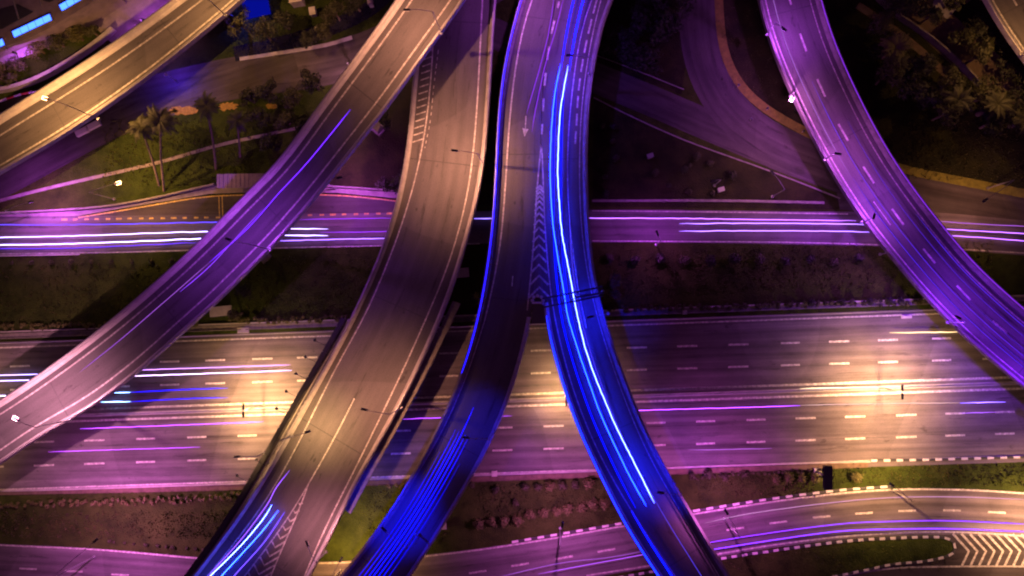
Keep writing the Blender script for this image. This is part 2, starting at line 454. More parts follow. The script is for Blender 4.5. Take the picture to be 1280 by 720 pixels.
# bus lay-by on the upper road
bay = area('bus_bay', [(100, 271), (180, 259), (265, 245), (300, 243), (420, 243), (500, 252), (520, 266), (300, 269), (100, 272)], .012, M['asph_l'])
def uvplan(o):
    l = o.data.uv_layers.new(name='UVMap')
    for p in o.data.polygons:
        for li in p.loop_indices:
            c = o.data.vertices[o.data.loops[li].vertex_index].co; l.data[li].uv = (c.x, c.y)
uvplan(bay)
def bmarks(mb):
    pline(mb, [(98, 272), (180, 258.5), (262, 244.3), (300, 244), (420, 243.5), (500, 252)], .012, .22, .008, 1)
    line_strip(mb, px([(273.6, 245), (274.5, 271)], .012), .16, .016, 1); line_strip(mb, px([(277.6, 245), (278.5, 271)], .012), .16, .016, 1)
marks('bay_markings', bay, bmarks)
pv = area('pavement', [(-60, 268), (110, 262), (200, 250), (272, 232), (300, 231), (420, 234), (540, 243), (540, 252), (420, 241), (300, 241), (262, 242.5), (180, 256), (98, 270), (-60, 272)], .13, M['pav'])
# local road top left passing under the first two flyovers
def groadpx(name, pts, wid, m, z, label=None, end=20):
    c = smooth(cr(extend(px(pts, z), end, end), 2), 4); v, f, uv = [], [], []; acc = 0
    for i, p in enumerate(c):
        if i: acc += (p - c[i - 1]).length
        t = (c[min(i + 1, len(c) - 1)] - c[max(0, i - 1)]).normalized(); n = Vector((-t.y, t.x, 0)) * wid / 2
        for k in (1, 0, -1): v.append(p + n * k); uv.append((acc, k * wid / 2))
    for i in range(len(c) - 1):
        for k in range(2):
            q = i * 3 + k; f.append([q, q + 3, q + 4, q + 1][::-1])
    o = mesh_obj(name, v, f, m, uvs=uv); struct(o, label); return o
groadpx('local_road', [(110, 140), (200, 118), (300, 96), (400, 82), (480, 58), (560, 10)], 7.2, M['asph_l'], .010)
groadpx('local_road', [(-60, 262), (-10, 237), (50, 205), (110, 172), (170, 143), (230, 122)], 4.6, M['asph_l'], .012)
groadpx('service_track', [(-40, 262), (40, 240), (130, 219), (200, 203), (270, 182), (335, 168)], .55, M['pav'], .016, 'narrow stone path crossing the grass')
# loop road at the right
lp = groadpx('loop_road', [(874, -60), (872, 20), (880, 80), (905, 130), (950, 170), (1020, 202), (1110, 232), (1200, 252), (1300, 270), (1400, 290)], 6.2, M['asph_l'], .010)
groadpx('branch_road', [(700, 78), (745, 98), (800, 120), (870, 150), (950, 184), (1040, 218), (1110, 240)], 5.0, M['asph_l'], .008)
uvplan(area('road_junction', [(1010, 172), (1125, 212), (1280, 248), (1400, 268), (1400, 300), (1160, 270), (1050, 262), (1046, 240), (960, 210)], .0065, M['asph_l']))
groadpx('yellow_verge', [(896, -60), (899, 10), (903, 60), (921, 103), (951, 133), (985, 153), (1020, 172), (1060, 188), (1125, 211), (1190, 224), (1280, 242), (1400, 264)], 1.4, M['verge'], .022)
groadpx('drain', [(300, 66), (340, 58), (390, 44), (440, 24), (478, 2), (500, -30)], 2.6, M['water'], .012, end=1)
area('plaza', [(66, 50), (75, 15), (110, -60), (330, -60), (240, 30), (150, 62), (135, 50), (118, 33), (84, 18)], .014, M['pav'])
def blob(cx_, cy_, rx_, ry_, seed):
    q = random.Random(seed); return [(cx_ + math.cos(a * .2618) * rx_ * q.uniform(.6, 1.15), cy_ + math.sin(a * .2618) * ry_ * q.uniform(.55, 1.2)) for a in range(24)]
for k_, (x_, y_, a_, b_) in enumerate(((232, 138, 19, 6), (284, 133, 14, 6), (216, 139, 7, 3), (340, 133, 8, 4))): area('flower_bed', blob(x_, y_, a_, b_, k_), .03, M['bed'])

# kerbs and drains: long things
def along(name, pts, z, prof, m, label, cat, group=None, step=1.5, parent=None, ext=0, kind=None):
    """sweep a profile [(side, height)] along a pixel polyline"""
    c = cr(extend(px(pts, z), ext, ext), step); v, f = [], []; n = len(prof)
    for i, p in enumerate(c):
        t = (c[min(i + 1, len(c) - 1)] - c[max(0, i - 1)]); t.z = 0; t.normalize(); nn = Vector((-t.y, t.x, 0))
        for o, h in prof: v.append(p + nn * o + Vector((0, 0, h)))
    for i in range(len(c) - 1):
        for k in range(n): f.append([i * n + k, i * n + (k + 1) % n, (i + 1) * n + (k + 1) % n, (i + 1) * n + k])
    f.append(list(range(n))); f.append([(len(c) - 1) * n + k for k in range(n)][::-1])
    ms, fm = (m, [0] * len(f)) if isinstance(m, list) else ([m], None)
    if isinstance(m, list):
        fm = [(i // n) % 2 for i in range(len(f))]
    o = mesh_obj(name, v, f, None, parent, mats=ms, fmat=fm)
    if label: tag(o, label, cat, group, kind)
    return o
K = [(-.12, 0), (-.12, .15), (.12, .15), (.12, 0)]
KW = [(-.17, 0), (-.17, .2), (.17, .2), (.17, 0)]
chk = [M['kerbw'], M['kerbb']]
along('kerb', [(x, y - 2.5) for x, y in lowc[6:12]], 0, KW, chk, 'black and white kerb along the top of the curving lower road', 'kerb', step=1.05)
along('kerb', [(1088, 575.5), (1160, 574.5), (1280, 571), (1340, 569)], 0, KW, chk, 'black and white blocks edging the highway above the plain grass strip', 'kerb', step=1.0)
along('kerb', [(773, 722), (817, 714), (902, 698), (950, 690.5), (1050, 677), (1117, 672.5), (1165, 671), (1184, 673), (1193, 681), (1188, 693), (1157, 701), (1117, 705), (1083, 712), (1040, 721)], .02, KW, chk,
      'black and white kerb looping round the grass island beside the chevrons', 'kerb', step=.82)
isl = px([(773, 722), (817, 714), (902, 698), (950, 690.5), (1050, 677), (1117, 672.5), (1165, 671), (1184, 673), (1193, 681), (1188, 693), (1157, 701), (1117, 705), (1083, 712), (1040, 721), (960, 760), (800, 760)], 0)
sheet('traffic_island', isl, .12, M['grass'], label='grass island inside the black and white kerb')
along('kerb', [(0, 127), (24, 119), (46, 115)], 0, KW, [M['kerbw'], M['kerbr']], 'red and white kerb blocks beside the tan flyover', 'kerb', step=1.3)
along('kerb', [(300, 74), (340, 68), (405, 57), (440, 47)], 0, [(-.3, 0), (-.3, .15), (.3, .15), (.3, 0)], M['conc'], 'pale kerb curving beside the local road and trees', 'kerb')
along('kerb', [(-60, 608), (0, 613.5), (310, 604), (650, 592), (960, 580), (1088, 577)], 0, K, M['conc'], 'plain kerb along the lower edge of the highway', 'kerb')
along('kerb', [(100, 318), (-60, 321)], 0, K, M['conc'], 'short plain kerb below the purple upper road', 'kerb')
along('drain_channel', hw(-60, 1340, 412.5, 379), 0, [(-.45, 0), (-.45, .25), (-.3, .25), (-.3, .05), (.3, .05), (.3, .25), (.45, .25), (.45, 0)], M['conc_d'], 'long open concrete drain beside the highway hedge', 'drain')
along('drain_channel', hw(-60, 1340, 407.5, 375.5), 0, [(-.12, 0), (-.12, .3), (.12, .3), (.12, 0)], M['conc'], 'thin pale drain edge in front of the hedge', 'drain')
along('drain_channel', [(-60, 617), (310, 609), (650, 597), (960, 585.5), (1085, 581)], 0, [(-.4, 0), (-.4, .12), (-.3, .12), (-.3, .03), (.3, .03), (.3, .12), (.4, .12), (.4, 0)], M['soil'], 'open concrete drain below the highway', 'drain')
along('drain_channel', [(740, 251), (900, 251), (1030, 253.5)], 0, [(-.2, 0), (-.2, .2), (.2, .2), (.2, 0)], M['conc_d'], 'thin concrete drain above the upper road', 'drain')
along('drain_channel', [(742, 122), (790, 146), (860, 177), (960, 213), (1050, 248)], 0, [(-.1, 0), (-.1, .12), (.1, .12), (.1, 0)], M['conc_d'], 'straight edge of the dark triangle beside the branch road', 'drain')
along('drain_channel', [(742, 68), (790, 86), (855, 112)], 0, [(-.08, 0), (-.08, .1), (.08, .1), (.08, 0)], M['conc_d'], 'thin edge above the dark branch road', 'drain')
along('stone_wall', [(-60, 270), (0, 267), (110, 261), (180, 251), (270, 231)], 0, [(-.14, 0), (-.14, .9), (.14, .9), (.14, 0)], M['conc_d'], 'low wall behind the bus bay, left part', 'wall')
along('stone_wall', [(330, 231), (420, 234), (540, 243)], 0, [(-.14, 0), (-.14, .9), (.14, .9), (.14, 0)], M['conc_d'], 'low wall right of the purple shelter', 'wall')
along('retaining_wall', [(-60, 122), (0, 115), (30, 108), (60, 96), (95, 76), (125, 55), (145, 38)], 0, [(-.3, 0), (-.3, 1.4), (.3, 1.4), (.3, 0)], M['conc'], 'curving retaining wall below the bushes by the tan flyover', 'wall')
along('boundary_wall', [(1095, 0), (1120, 22), (1160, 50), (1200, 85), (1222, 108)], 0, [(-.12, 0), (-.12, 1.6), (.12, 1.6), (.12, 0)], M['conc_d'], 'thin boundary wall running through the dark trees', 'wall')
groadpx('dirt_strip', [(1085, 15), (1120, 38), (1150, 62), (1182, 92)], 1.2, M['soil'], .02, end=2)
groadpx('dirt_lane', [(1120, -20), (1180, 40), (1230, 85), (1290, 130)], 6, M['soil'], .012, end=10)

# guard rails with posts on the highway edges
def guardrail(a, b, x0, x1, label):
    r = empty('guardrail', P(x0, LL(x0, a, b), 0), label, 'guardrail')
    pts = cr(px(hw(x0, x1, a, b, 4), 0), 2.0); bm = MB()
    bm.tube([p + Vector((0, 0, .65)) for p in pts], .10, 4); bm.build('rail', M['metal'], r)
    pm = MB()
    for p in pts[::2]: pm.box(p + Vector((0, 0, .33)), (.12, .12, .66))
    o = pm.build('posts', M['metal'], r); o['kind'] = 'stuff'
guardrail(421.5, 389.5, -60, 1340, 'galvanised guardrail along the top edge of the highway')
guardrail(515.3, 484.3, -60, 1340, 'guardrail on the centre reserve of the highway')
cres = along('reserve_strip', hw(-60, 1340, 515.3, 484.3), .02, [(-.28, 0), (-.28, .12), (.28, .12), (.28, 0)], M['conc'], None, None); struct(cres, 'concrete strip in the centre of the highway')
# transverse joints of the drain slabs: small inspection slabs
for i, (x, y, w_, h_, lb) in enumerate(((304, 413, 1.9, .9, 'pale inspection slab by the highway below the pier'), (856, 390, .7, .7, 'small pale slab by the hedge right of the blue flyovers'), (1133, 396, 1.6, .5, 'pale slab on the highway shoulder near the purple flyover'),
                                       (618, 592, .9, .9, 'small pale post base on the lower kerb of the highway'))):
    o = MB().box(P(x, y, .12), (w_, h_, .24), .03).box(P(x, y, .27), (w_ * .4, h_ * .5, .08), .03).build('inspection_slab', M['conc_l']); tag(o, lb, 'slab')

# ================================================================== FLYOVERS
def flyover(name, label, Lp, Rp, z, lw_=.45, rw_=.45, piers=(), ea=25, eb=25, m='asph_d', lpm='conc', rpm='conc', sink=None, ph=.85):
    ln = Lane(Lp, Rp, z, ea, eb, 2.0)
    s0 = ln.st[0][0]
    root = empty(name, Vector((s0.x, s0.y, 0)), label, 'flyover')
    n = len(ln.st)
    W = ln.width(n // 2)
    # girder under the deck, clear of the surface sheet
    v, f = [], []
    for i in range(n):
        ww = ln.width(i)
        for o, zz in ((0.05, -.02), (0.0, -.35), (ww * .2, -.6), (ww * .26, -1.9), (ww * .74, -1.9), (ww * .8, -.6), (ww, -.35), (ww - .05, -.02)):
            v.append(ln.at(i, o, dz=zz))
    for i in range(n - 1):
        for k in range(8):
            f.append([i * 8 + k, i * 8 + (k + 1) % 8, (i + 1) * 8 + (k + 1) % 8, (i + 1) * 8 + k])
    f.append(list(range(8))[::-1]); f.append([(n - 1) * 8 + k for k in range(8)])
    mesh_obj('girder', v, f, M['conc_d'], root)
    ln.ribbon('deck', M[m], root, .02, .02, 0, False, True)
    for right, wd, pm in ((False, lw_, lpm), (True, rw_, rpm)):
        if wd: 
            prof = [(-.02, -.3), (-.02, ph), (wd * .55, ph), (wd * .68, ph * .45), (wd + .12, .12), (wd + .12, -.01)]
            ln.sweep('parapet', M[pm], root, prof, right)
            if name != 'flyover_x':
                ln.sweep('handrail', M['metal'], root, [(wd * .2, ph + .22), (wd * .2, ph + .3), (wd * .32, ph + .3), (wd * .32, ph + .22)], right) if ph > .8 else None
    for (x, y, zz) in piers:
        i = ln.idx_px(x, y, zz if not callable(z) else z(x, y)); c = ln.at(i, frac=.5, dz=0); w_ = ln.width(i)
        t = (ln.at(i, frac=1.) - ln.at(i, frac=0.)); rz = math.atan2(t.y, t.x)
        b = MB(); h = c.z - 1.9
        b.box((c.x, c.y, (h - .9) / 2), (2.0, 1.3, h - .9), rz)
        pier = b.build('pier', M['conc_d'], root)
        MB().box((c.x, c.y, h - .46), (w_ * .5, 1.4, .88), rz).build('pier_cap', M['conc_d'], pier)
        MB().box((c.x, c.y, .2), (2.5, 1.8, .4), rz).build('footing', M['conc_d'], pier)
    # expansion joints across the deck
    for i in range(6, n - 2, 11):
        jm = MB()
        a = ln.at(i, .35, dz=.006); b_ = ln.at(i, .35, dz=.006, right=True); line_strip(jm, [a, b_], .16)
        jm.build('expansion_joint', M['joint'], root)
    return ln, root
def fmarks(root, build):
    mb = MB(); build(mb); return mb.build('lane_markings', [M['white'], M['yellow']], root)
def sline(mb, ln, wdt, off=None, frac=None, right=False, i0=0, i1=None, dash=None, dz=.008, mi=0):
    i1 = i1 if i1 is not None else len(ln.st) - 1
    line_strip(mb, [ln.at(i, off, frac, dz, right) for i in range(i0, i1 + 1)], wdt, 0, mi, dash)

# --- O: tan flyover across the top-left corner
O_, Or = flyover('flyover', 'tan lit flyover crossing the top-left corner', [(-2, 148), (53, 114), (133, 63), (217, 3), (262, -32)], [(-4, 220), (60, 183), (123, 143), (200, 87), (280, 22), (330, -22)], 8.0, .95, .55, [(262, 5, 8)], lpm='conc_l')
fmarks(Or, lambda mb: (sline(mb, O_, .26, off=2.55), sline(mb, O_, .26, off=1.25, right=True)))
# --- A: long diagonal flyover
zA = lambda x, y: 9 + 6 * min(1, max(0, (x - 60) / 400))
A_, Ar = flyover('flyover', 'long diagonal flyover from the top centre to the left edge',
                 [(-2, 503), (37, 478), (133, 407), (233, 320), (312, 240), (350, 203), (395, 140), (440, 80), (498, 0), (530, -50)],
                 [(-2, 582), (47, 548), (87, 525), (118, 507), (184, 455), (240, 404), (260, 388), (302, 346), (342, 306), (396, 244), (440, 188), (484, 134), (524, 80), (552, 42), (584, -2), (612, -50)],
                 zA, .75, .5, [(300, 318, 12), (185, 395, 10), (455, 150, 15)], lpm='conc_l')
fmarks(Ar, lambda mb: (sline(mb, A_, .24, off=1.75), sline(mb, A_, .24, off=1.85, right=True)))
# --- B: second flyover, passing below A
Bl = [(537, -45), (530, 0), (522, 60), (517, 100), (512, 167), (500, 240), (480, 307), (452, 372), (438, 402), (415, 445), (386, 497), (362, 541), (336, 585), (305, 635), (272, 680), (240, 722), (215, 752)]
Brr = [(624, -45), (620, 0), (616, 58), (613, 120), (606, 205), (598, 250), (583, 307), (566, 364), (545, 415), (520, 470), (494, 520), (466, 570), (440, 617), (424, 652), (402, 695), (388, 722), (372, 752)]
B_, Brt = flyover('flyover', 'brown flyover that splits at a chevron gore near the bottom', Bl, Brr, 7.0, .5, .6, [(560, 345, 7), (470, 330, 7), (345, 640, 7)], lpm='conc')
def bm_(mb):
    z = 7.0
    pline(mb, [(543, 0), (541, 66), (535, 140), (527, 190), (517, 233), (506, 270), (487, 323), (455, 398), (430, 440), (412, 475), (370, 560), (347, 602), (325, 637), (289, 684), (258, 722)], z, .2, .008)
    pline(mb, [(606, -40), (603, 0), (596, 140), (587, 230), (577, 275), (560, 333), (520, 427), (497, 477), (463, 547), (437, 600), (403, 667), (380, 722)], z, .22, .008)
    pline(mb, [(443, 498), (417, 550), (386, 604), (372, 630), (343, 672), (306, 720), (290, 740)], z, .2, .008)
    pline(mb, [(386, 604), (378, 630), (362, 664), (338, 720), (330, 742)], z, .2, .010)
    for i in range(13):    # chevrons between the two gore lines
        t = .12 + i * .078
        y = 604 + 124 * t
        def xi(q, y):
            for (xa, ya), (xb, yb) in zip(q, q[1:]):
                if ya <= y <= yb: return xa + (xb - xa) * (y - ya) / (yb - ya)
            return q[-1][0]
        a = Vector((xi([(386, 604), (372, 630), (343, 672), (306, 720), (290, 740)], y) + 1, y, 0)); b = Vector((xi([(386, 604), (378, 630), (362, 664), (338, 720), (330, 742)], y), y, 0))
        c = (a + b) / 2; k = (b - a).length
        line_strip(mb, px([(a.x, a.y), (c.x - k * .28, c.y + k * .46), (b.x, b.y)], z), .27, .009)
    for i in range(14):    # ladder hatch by the left parapet
        y = 62 + i * 8.6; xr = 541 - (y - 62) * .115; xl = 531 - (y - 62) * .13
        line_strip(mb, px([(xr, y), (xl - 1, y + 4)], z), .2, .012)
    pline(mb, [(548, 62), (542, 110), (538, 150), (531, 185)], z, .12, .008, dash=(.8, .3, 0))
fmarks(Brt, bm_)
# the dark walkway hung on the left side of B
wl = [(430, 397), (402, 447), (374, 495), (346, 545), (325, 580), (303, 619), (274, 664), (236, 716), (212, 748)]
wr = [(440, 401), (414, 450), (385, 502), (358, 550), (336, 588), (312, 627), (282, 672), (246, 722), (222, 752)]
Wk = Lane(wl, wr, 6.6, 0, 20, 1.5)
wroot = empty('side_walkway', Vector((Wk.st[0][0].x, Wk.st[0][0].y, 0)), 'dark walkway with screens hung on the left side of the brown flyover', 'walkway')
Wk.sweep('walkway_slab', M['conc_d'], wroot, [(0, 0), (0, .15), (1.15, .15), (1.15, 0)])
Wk.sweep('screen', M['panel'], wroot, [(-.1, -.6), (-.1, 1.25), (.05, 1.25), (.05, -.6)])
Wk.sweep('cover_roof', M['panel'], wroot, [(.1, 1.55), (.1, 1.62), (.72, 1.62), (.72, 1.55)])
Wk.sweep('top_rail', M['conc_l'], wroot, [(.98, 1.0), (.98, 1.16), (1.16, 1.16), (1.16, 1.0)])
for i in range(1, len(Wk.st) - 1, 3):
    a = Wk.at(i, 0.0, dz=1.57); b_ = Wk.at(i, .78, dz=1.57)
    MB().tube([a, b_], .05, 5).build('roof_strut', M['metal'], wroot)
for j, (hx, hy, bx, by) in enumerate(((393, 425, 407, 432), (381, 446, 396, 453), (369, 467, 384, 474), (357, 489, 371, 496), (345, 511, 358, 518), (320, 575, 334, 583), (296, 595, 320, 607))):
    a = P(bx, by, 7.6); h = P(hx, hy, 8.6)
    t = empty('bracket_light', a, 'small dark floodlight on a thin arm reaching out from the walkway', 'floodlight', 'small bracket floodlights along the walkway')
    MB().tube([a, a.lerp(h, .6) + Vector((0, 0, .2)), h], .04, 5).build('arm', M['dmetal'], t)
    MB().tube([h + Vector((0, 0, -.16)), h + Vector((0, 0, .12))], [.26, .16], 8).build('lamp_head', M['dmetal'], t)
# lower ledge on the right side of B
lg = Lane([(566, 376), (545, 420), (518, 474), (492, 522), (464, 573), (438, 620), (430, 636)], [(574, 379), (556, 424), (531, 478), (507, 524), (479, 573), (455, 614), (444, 632)], 6.0, 0, 0, 1.5)
lo_ = lg.sweep('side_ledge', M['conc_d'], None, [(0, -.5), (0, 0), (1.3, 0), (1.3, -.5)]); tag(lo_, 'flat purple concrete ledge along the right side of the brown flyover', 'ledge')
# --- C and D: the forked blue flyover (one deck that divides)
Lc = [(668, -50), (650, 0), (637, 49), (629, 87), (623, 136), (620, 200), (616, 270), (608, 335), (598, 392), (585, 440), (571, 482), (537, 553), (487, 640), (423, 722), (400, 750)]
Rc = [(705, -50), (694, 0), (684, 60), (677, 130), (675, 210), (672, 300), (668, 360), (664, 404), (647, 467), (640, 490), (617, 547), (587, 603), (553, 660), (513, 722), (492, 752)]
Ld = [(705.3, -50), (694.3, 0), (684.3, 60), (677.3, 130), (675.3, 210), (674.5, 300), (678, 365), (683, 413), (702, 479), (720, 533), (747, 590), (780, 656), (823, 722), (845, 755)]
Rd = [(786, -50), (767, 0), (755, 29), (741, 97), (736, 140), (734, 220), (740, 320), (754, 392), (784, 479), (817, 557), (857, 627), (914, 722), (936, 755)]
def sweep_range(ln, name, root, wd, right, i0, i1, m='conc', ph=.85):
    ln.sweep(name, M[m], root, [(-.02, -.3), (-.02, ph), (wd * .55, ph), (wd * .68, ph * .45), (wd + .12, .12), (wd + .12, -.01)], right, i0, i1)
C_, Cr = flyover('flyover', 'left branch of the forked central flyover, blue towards the bottom', Lc, Rc, 8.0, .65, 0, [(607, 350, 8), (560, 625, 8)], lpm='conc_d', rpm='conc_d')
D_, Dr = flyover('flyover', 'right branch of the forked central flyover with bright blue light streaks', Ld, Rd, 8.001, 0, .65, [(745, 345, 8), (835, 615, 8)], lpm='conc_d', rpm='conc_d')
gi = C_.idx_px(640, 392, 8); gj = D_.idx_px(715, 378, 8)
sweep_range(C_, 'parapet', Cr, .5, True, gi, len(C_.st) - 1); sweep_range(D_, 'parapet', Dr, .6, False, gj, len(D_.st) - 1)
gp = px([(664, 404), (668, 360), (672.2, 300), (674.6, 300), (678, 365), (682, 404)], 7.99)
mbg = MB(); mbg.ngon(gp, 7.3, 7.995); go = mbg.build('gore_slab', M['asph_d'], Dr)
def cmk(mb):
    z = 8.0
    pline(mb, [(680, -40), (664, 0), (649, 54), (638, 136), (632.5, 220), (627, 295), (618, 350), (606, 400)], z, .22, .010)
    pline(mb, [(606, 400), (590, 452), (567, 510), (530, 580), (470, 668), (425, 722)], z, .16, .010)
    # gore lines
    pline(mb, [(677, 180), (672, 220), (668, 295), (662, 360), (659, 388)], z, .22, .014)
    # centre dashes
    for (x0, y0), (x1, y1) in (((699, 2), (697, 10)), ((693, 26), (689, 42)), ((686.5, 58), (684, 75)), ((682.3, 91), (680.5, 107)), ((679.5, 123), (678.6, 139)), ((678, 155), (677.2, 168))):
        line_strip(mb, px([(x0, y0), (x1, y1)], z), .3, .016)
    # arrow
    line_strip(mb, px([(657.5, 145), (656.6, 162)], z), .16, .012)
    b = len(mb.v); mb.v += [p + Vector((0, 0, .012)) for p in px([(653, 160), (660.5, 161.5), (655.6, 171)], z)]; mb.f.append([b, b + 2, b + 1]); mb.m.append(0)
    line_strip(mb, px([(641, 345), (640, 358)], z), .16, .012)
def dmk(mb):
    z = 8.0
    pline(mb, [(677, 180), (679, 220), (681, 285), (686, 345), (691, 388), (702, 436), (717, 490), (745, 560), (785, 632), (830, 700), (845, 722)], z, .18, .014)
    pline(mb, [(752, -30), (738, 0), (726, 39), (717, 97), (713, 136), (710, 167), (709, 233), (714, 300), (722, 360), (733, 410)], z, .16, .012)
    for y0, y1 in ((0, 17), (24, 42), (50, 66), (74, 90), (98, 113), (120, 135), (142, 157), (164, 180)):
        f = lambda y: 746 - 24.5 * (1 - (1 - min(y, 140) / 140) ** 1.6) if y < 140 else 721.5 - (y - 140) * .06
        line_strip(mb, px([(f(y0), y0), (f(y1), y1)], z), .26, .012)
    pline(mb, [(757, -20), (750, 0), (737, 60), (727, 130), (724, 220), (728, 300), (742, 380), (770, 470), (806, 560), (848, 635), (900, 722)], z, .14, .012)
    ys = [232 + 3.2 * i + .42 * i * i for i in range(15)]
    for y in ys:
        xl = 671.5 - (y - 220) * .074; xr = 679 + (y - 220) ** 2 * .00042
        c = (xl + xr) / 2; h = (xr - xl) / 2
        line_strip(mb, px([(xl, y + h), (c, y), (xr, y + h)], z), .34, .018)
fmarks(Cr, cmk); fmarks(Dr, dmk)
# --- E: right flyover
El = [(938, -50), (947, 0), (957, 42), (972, 82), (990, 122), (1015, 174), (1040, 219), (1078, 278), (1120, 330), (1150, 366), (1184, 402), (1233, 447), (1283, 488), (1330, 525)]
Er_ = [(1012, -50), (1025, 0), (1034, 32), (1047, 67), (1080, 138), (1118, 205), (1168, 273), (1216, 330), (1246, 358), (1283, 391), (1330, 428)]
E_, Er = flyover('flyover', 'purple two-lane flyover curving down to the right edge', El, Er_, 8.0, .5, .6, [(1045, 235, 8), (1000, 135, 8), (1170, 350, 8)], lpm='conc_d', rpm='conc_d')
def emk(mb):
    sline(mb, E_, .15, off=1.1); sline(mb, E_, .15, off=1.45, right=True)
    for (x0, y0), (x1, y1) in (((986, -4), (989, 6)), ((1000, 42), (1008, 64)), ((1021.5, 99), (1031.5, 121)), ((1048, 155), (1060, 176)), ((1079, 208), (1092.5, 229)), ((1115, 261), (1129.5, 281)), ((1154, 311), (1169, 329)), ((1196, 357), (1213, 375)), ((1241, 401), (1259, 416)), ((1287, 440), (1305, 455))):
        line_strip(mb, px([(x0, y0), (x1, y1)], 8.0), .28, .010)
    pline(mb, [(1092, 252), (1103, 268), (1113, 281)], 8.0, .10, .010)
fmarks(Er, emk)
# --- F: corner flyover top right
F_, Fr = flyover('flyover', 'short orange-brown flyover in the top-right corner', [(1205, -45), (1228, -2), (1250, 37), (1278, 76), (1310, 115)], [(1275, -75), (1310, -12), (1345, 45), (1385, 95)], 8.0, .5, .5, [])
def fmk(mb):
    sline(mb, F_, .22, off=1.15); line_strip(mb, px([(1262, -9), (1271, 7)], 8.0), .26, .010)
fmarks(Fr, fmk)

# ------------------------------------------------------------------ sign gantry over D
gt = empty('sign_gantry', P(672, 383, 0), 'overhead sign gantry spanning the bright blue flyover at the fork', 'gantry')
a0, a1 = P(678, 378, 13), P(754, 363, 13)
for q, dz in ((Vector((0, .55, 0)), 0), (Vector((0, -.75, 0)), 0)):
    MB().tube([a0 + q, a1 + q], .13, 6).build('beam', M['dmetal'], gt)
n = 12
tr = MB()
for i in range(n):
    s0 = a0.lerp(a1, i / n); s1 = a0.lerp(a1, (i + 1) / n)
    tr.tube([s0 + Vector((0, .55 if i % 2 else -.75, 0)), s1 + Vector((0, -.75 if i % 2 else .55, 0))], .045, 4)
tr.build('lattice', M['dmetal'], gt)
for c_ in (a0, a1): MB().tube([Vector((c_.x, c_.y - .1, 7.6)), c_ + Vector((0, -.1, .1))], .2, 8).build('leg', M['metal'], gt)
MB().box(a1 + Vector((-2.0, -.7, .1)), (4.2, .25, 2.4), 0.18).build('sign_panel', M['panel'], gt)
cush = empty('crash_cushion', P(673, 372, 8), 'pale bright crash cushion at the point of the fork', 'crash cushion')
cb = MB(); c0 = P(672, 374, 8.5)
for i in range(5):
    an = math.pi * (i / 4); cb.tube([c0 + Vector((math.cos(an) * .8, math.sin(an) * .7 - .2, -.45)), c0 + Vector((math.cos(an) * .8, math.sin(an) * .7 - .2, .35))], .26, 10)
cb.build('drums', M['conc_l'], cush)
MB().box(c0 + Vector((0, -.55, 0)), (1.7, .3, .9)).build('back_board', M['blade'], cush)

# ------------------------------------------------------------------ lit lamps
PUR = (.66, .13, 1.0); PNK = (1, .38, .58); ORG = (1, .46, .16); CRM = (1, .53, .21); BRN = (1, .41, .24); MAG = (1, .30, .74)
MEDP = 5400
for i, (x, y, pw, lb) in enumerate(((1128, 490, MEDP * 1.1, 'twin-headed lamp in the brightest pool of light on the right of the highway'), (304, 513, MEDP, 'twin-headed lamp on the centre reserve left of the walkway'), (708, 499, MEDP * .3, 'twin-headed lamp on the centre reserve hidden under the blue fork'), (-130, 528, MEDP, 'twin-headed lamp on the centre reserve beyond the left edge'), (1545, 474, MEDP, 'twin-headed lamp on the centre reserve beyond the right edge'))):
    H_ = 6.0 if i == 2 else 8.6
    c_ = P(x, y, H_); h1 = P(x, y - 5, H_); h2 = P(x, y + 5.5, H_)
    b_ = Vector((c_.x, c_.y, .14))
    lamp(b_, [h1, h2], lb, pw / 2, CRM, 'lamps on the centre reserve of the highway', 1.0, size=158, blend=.95)
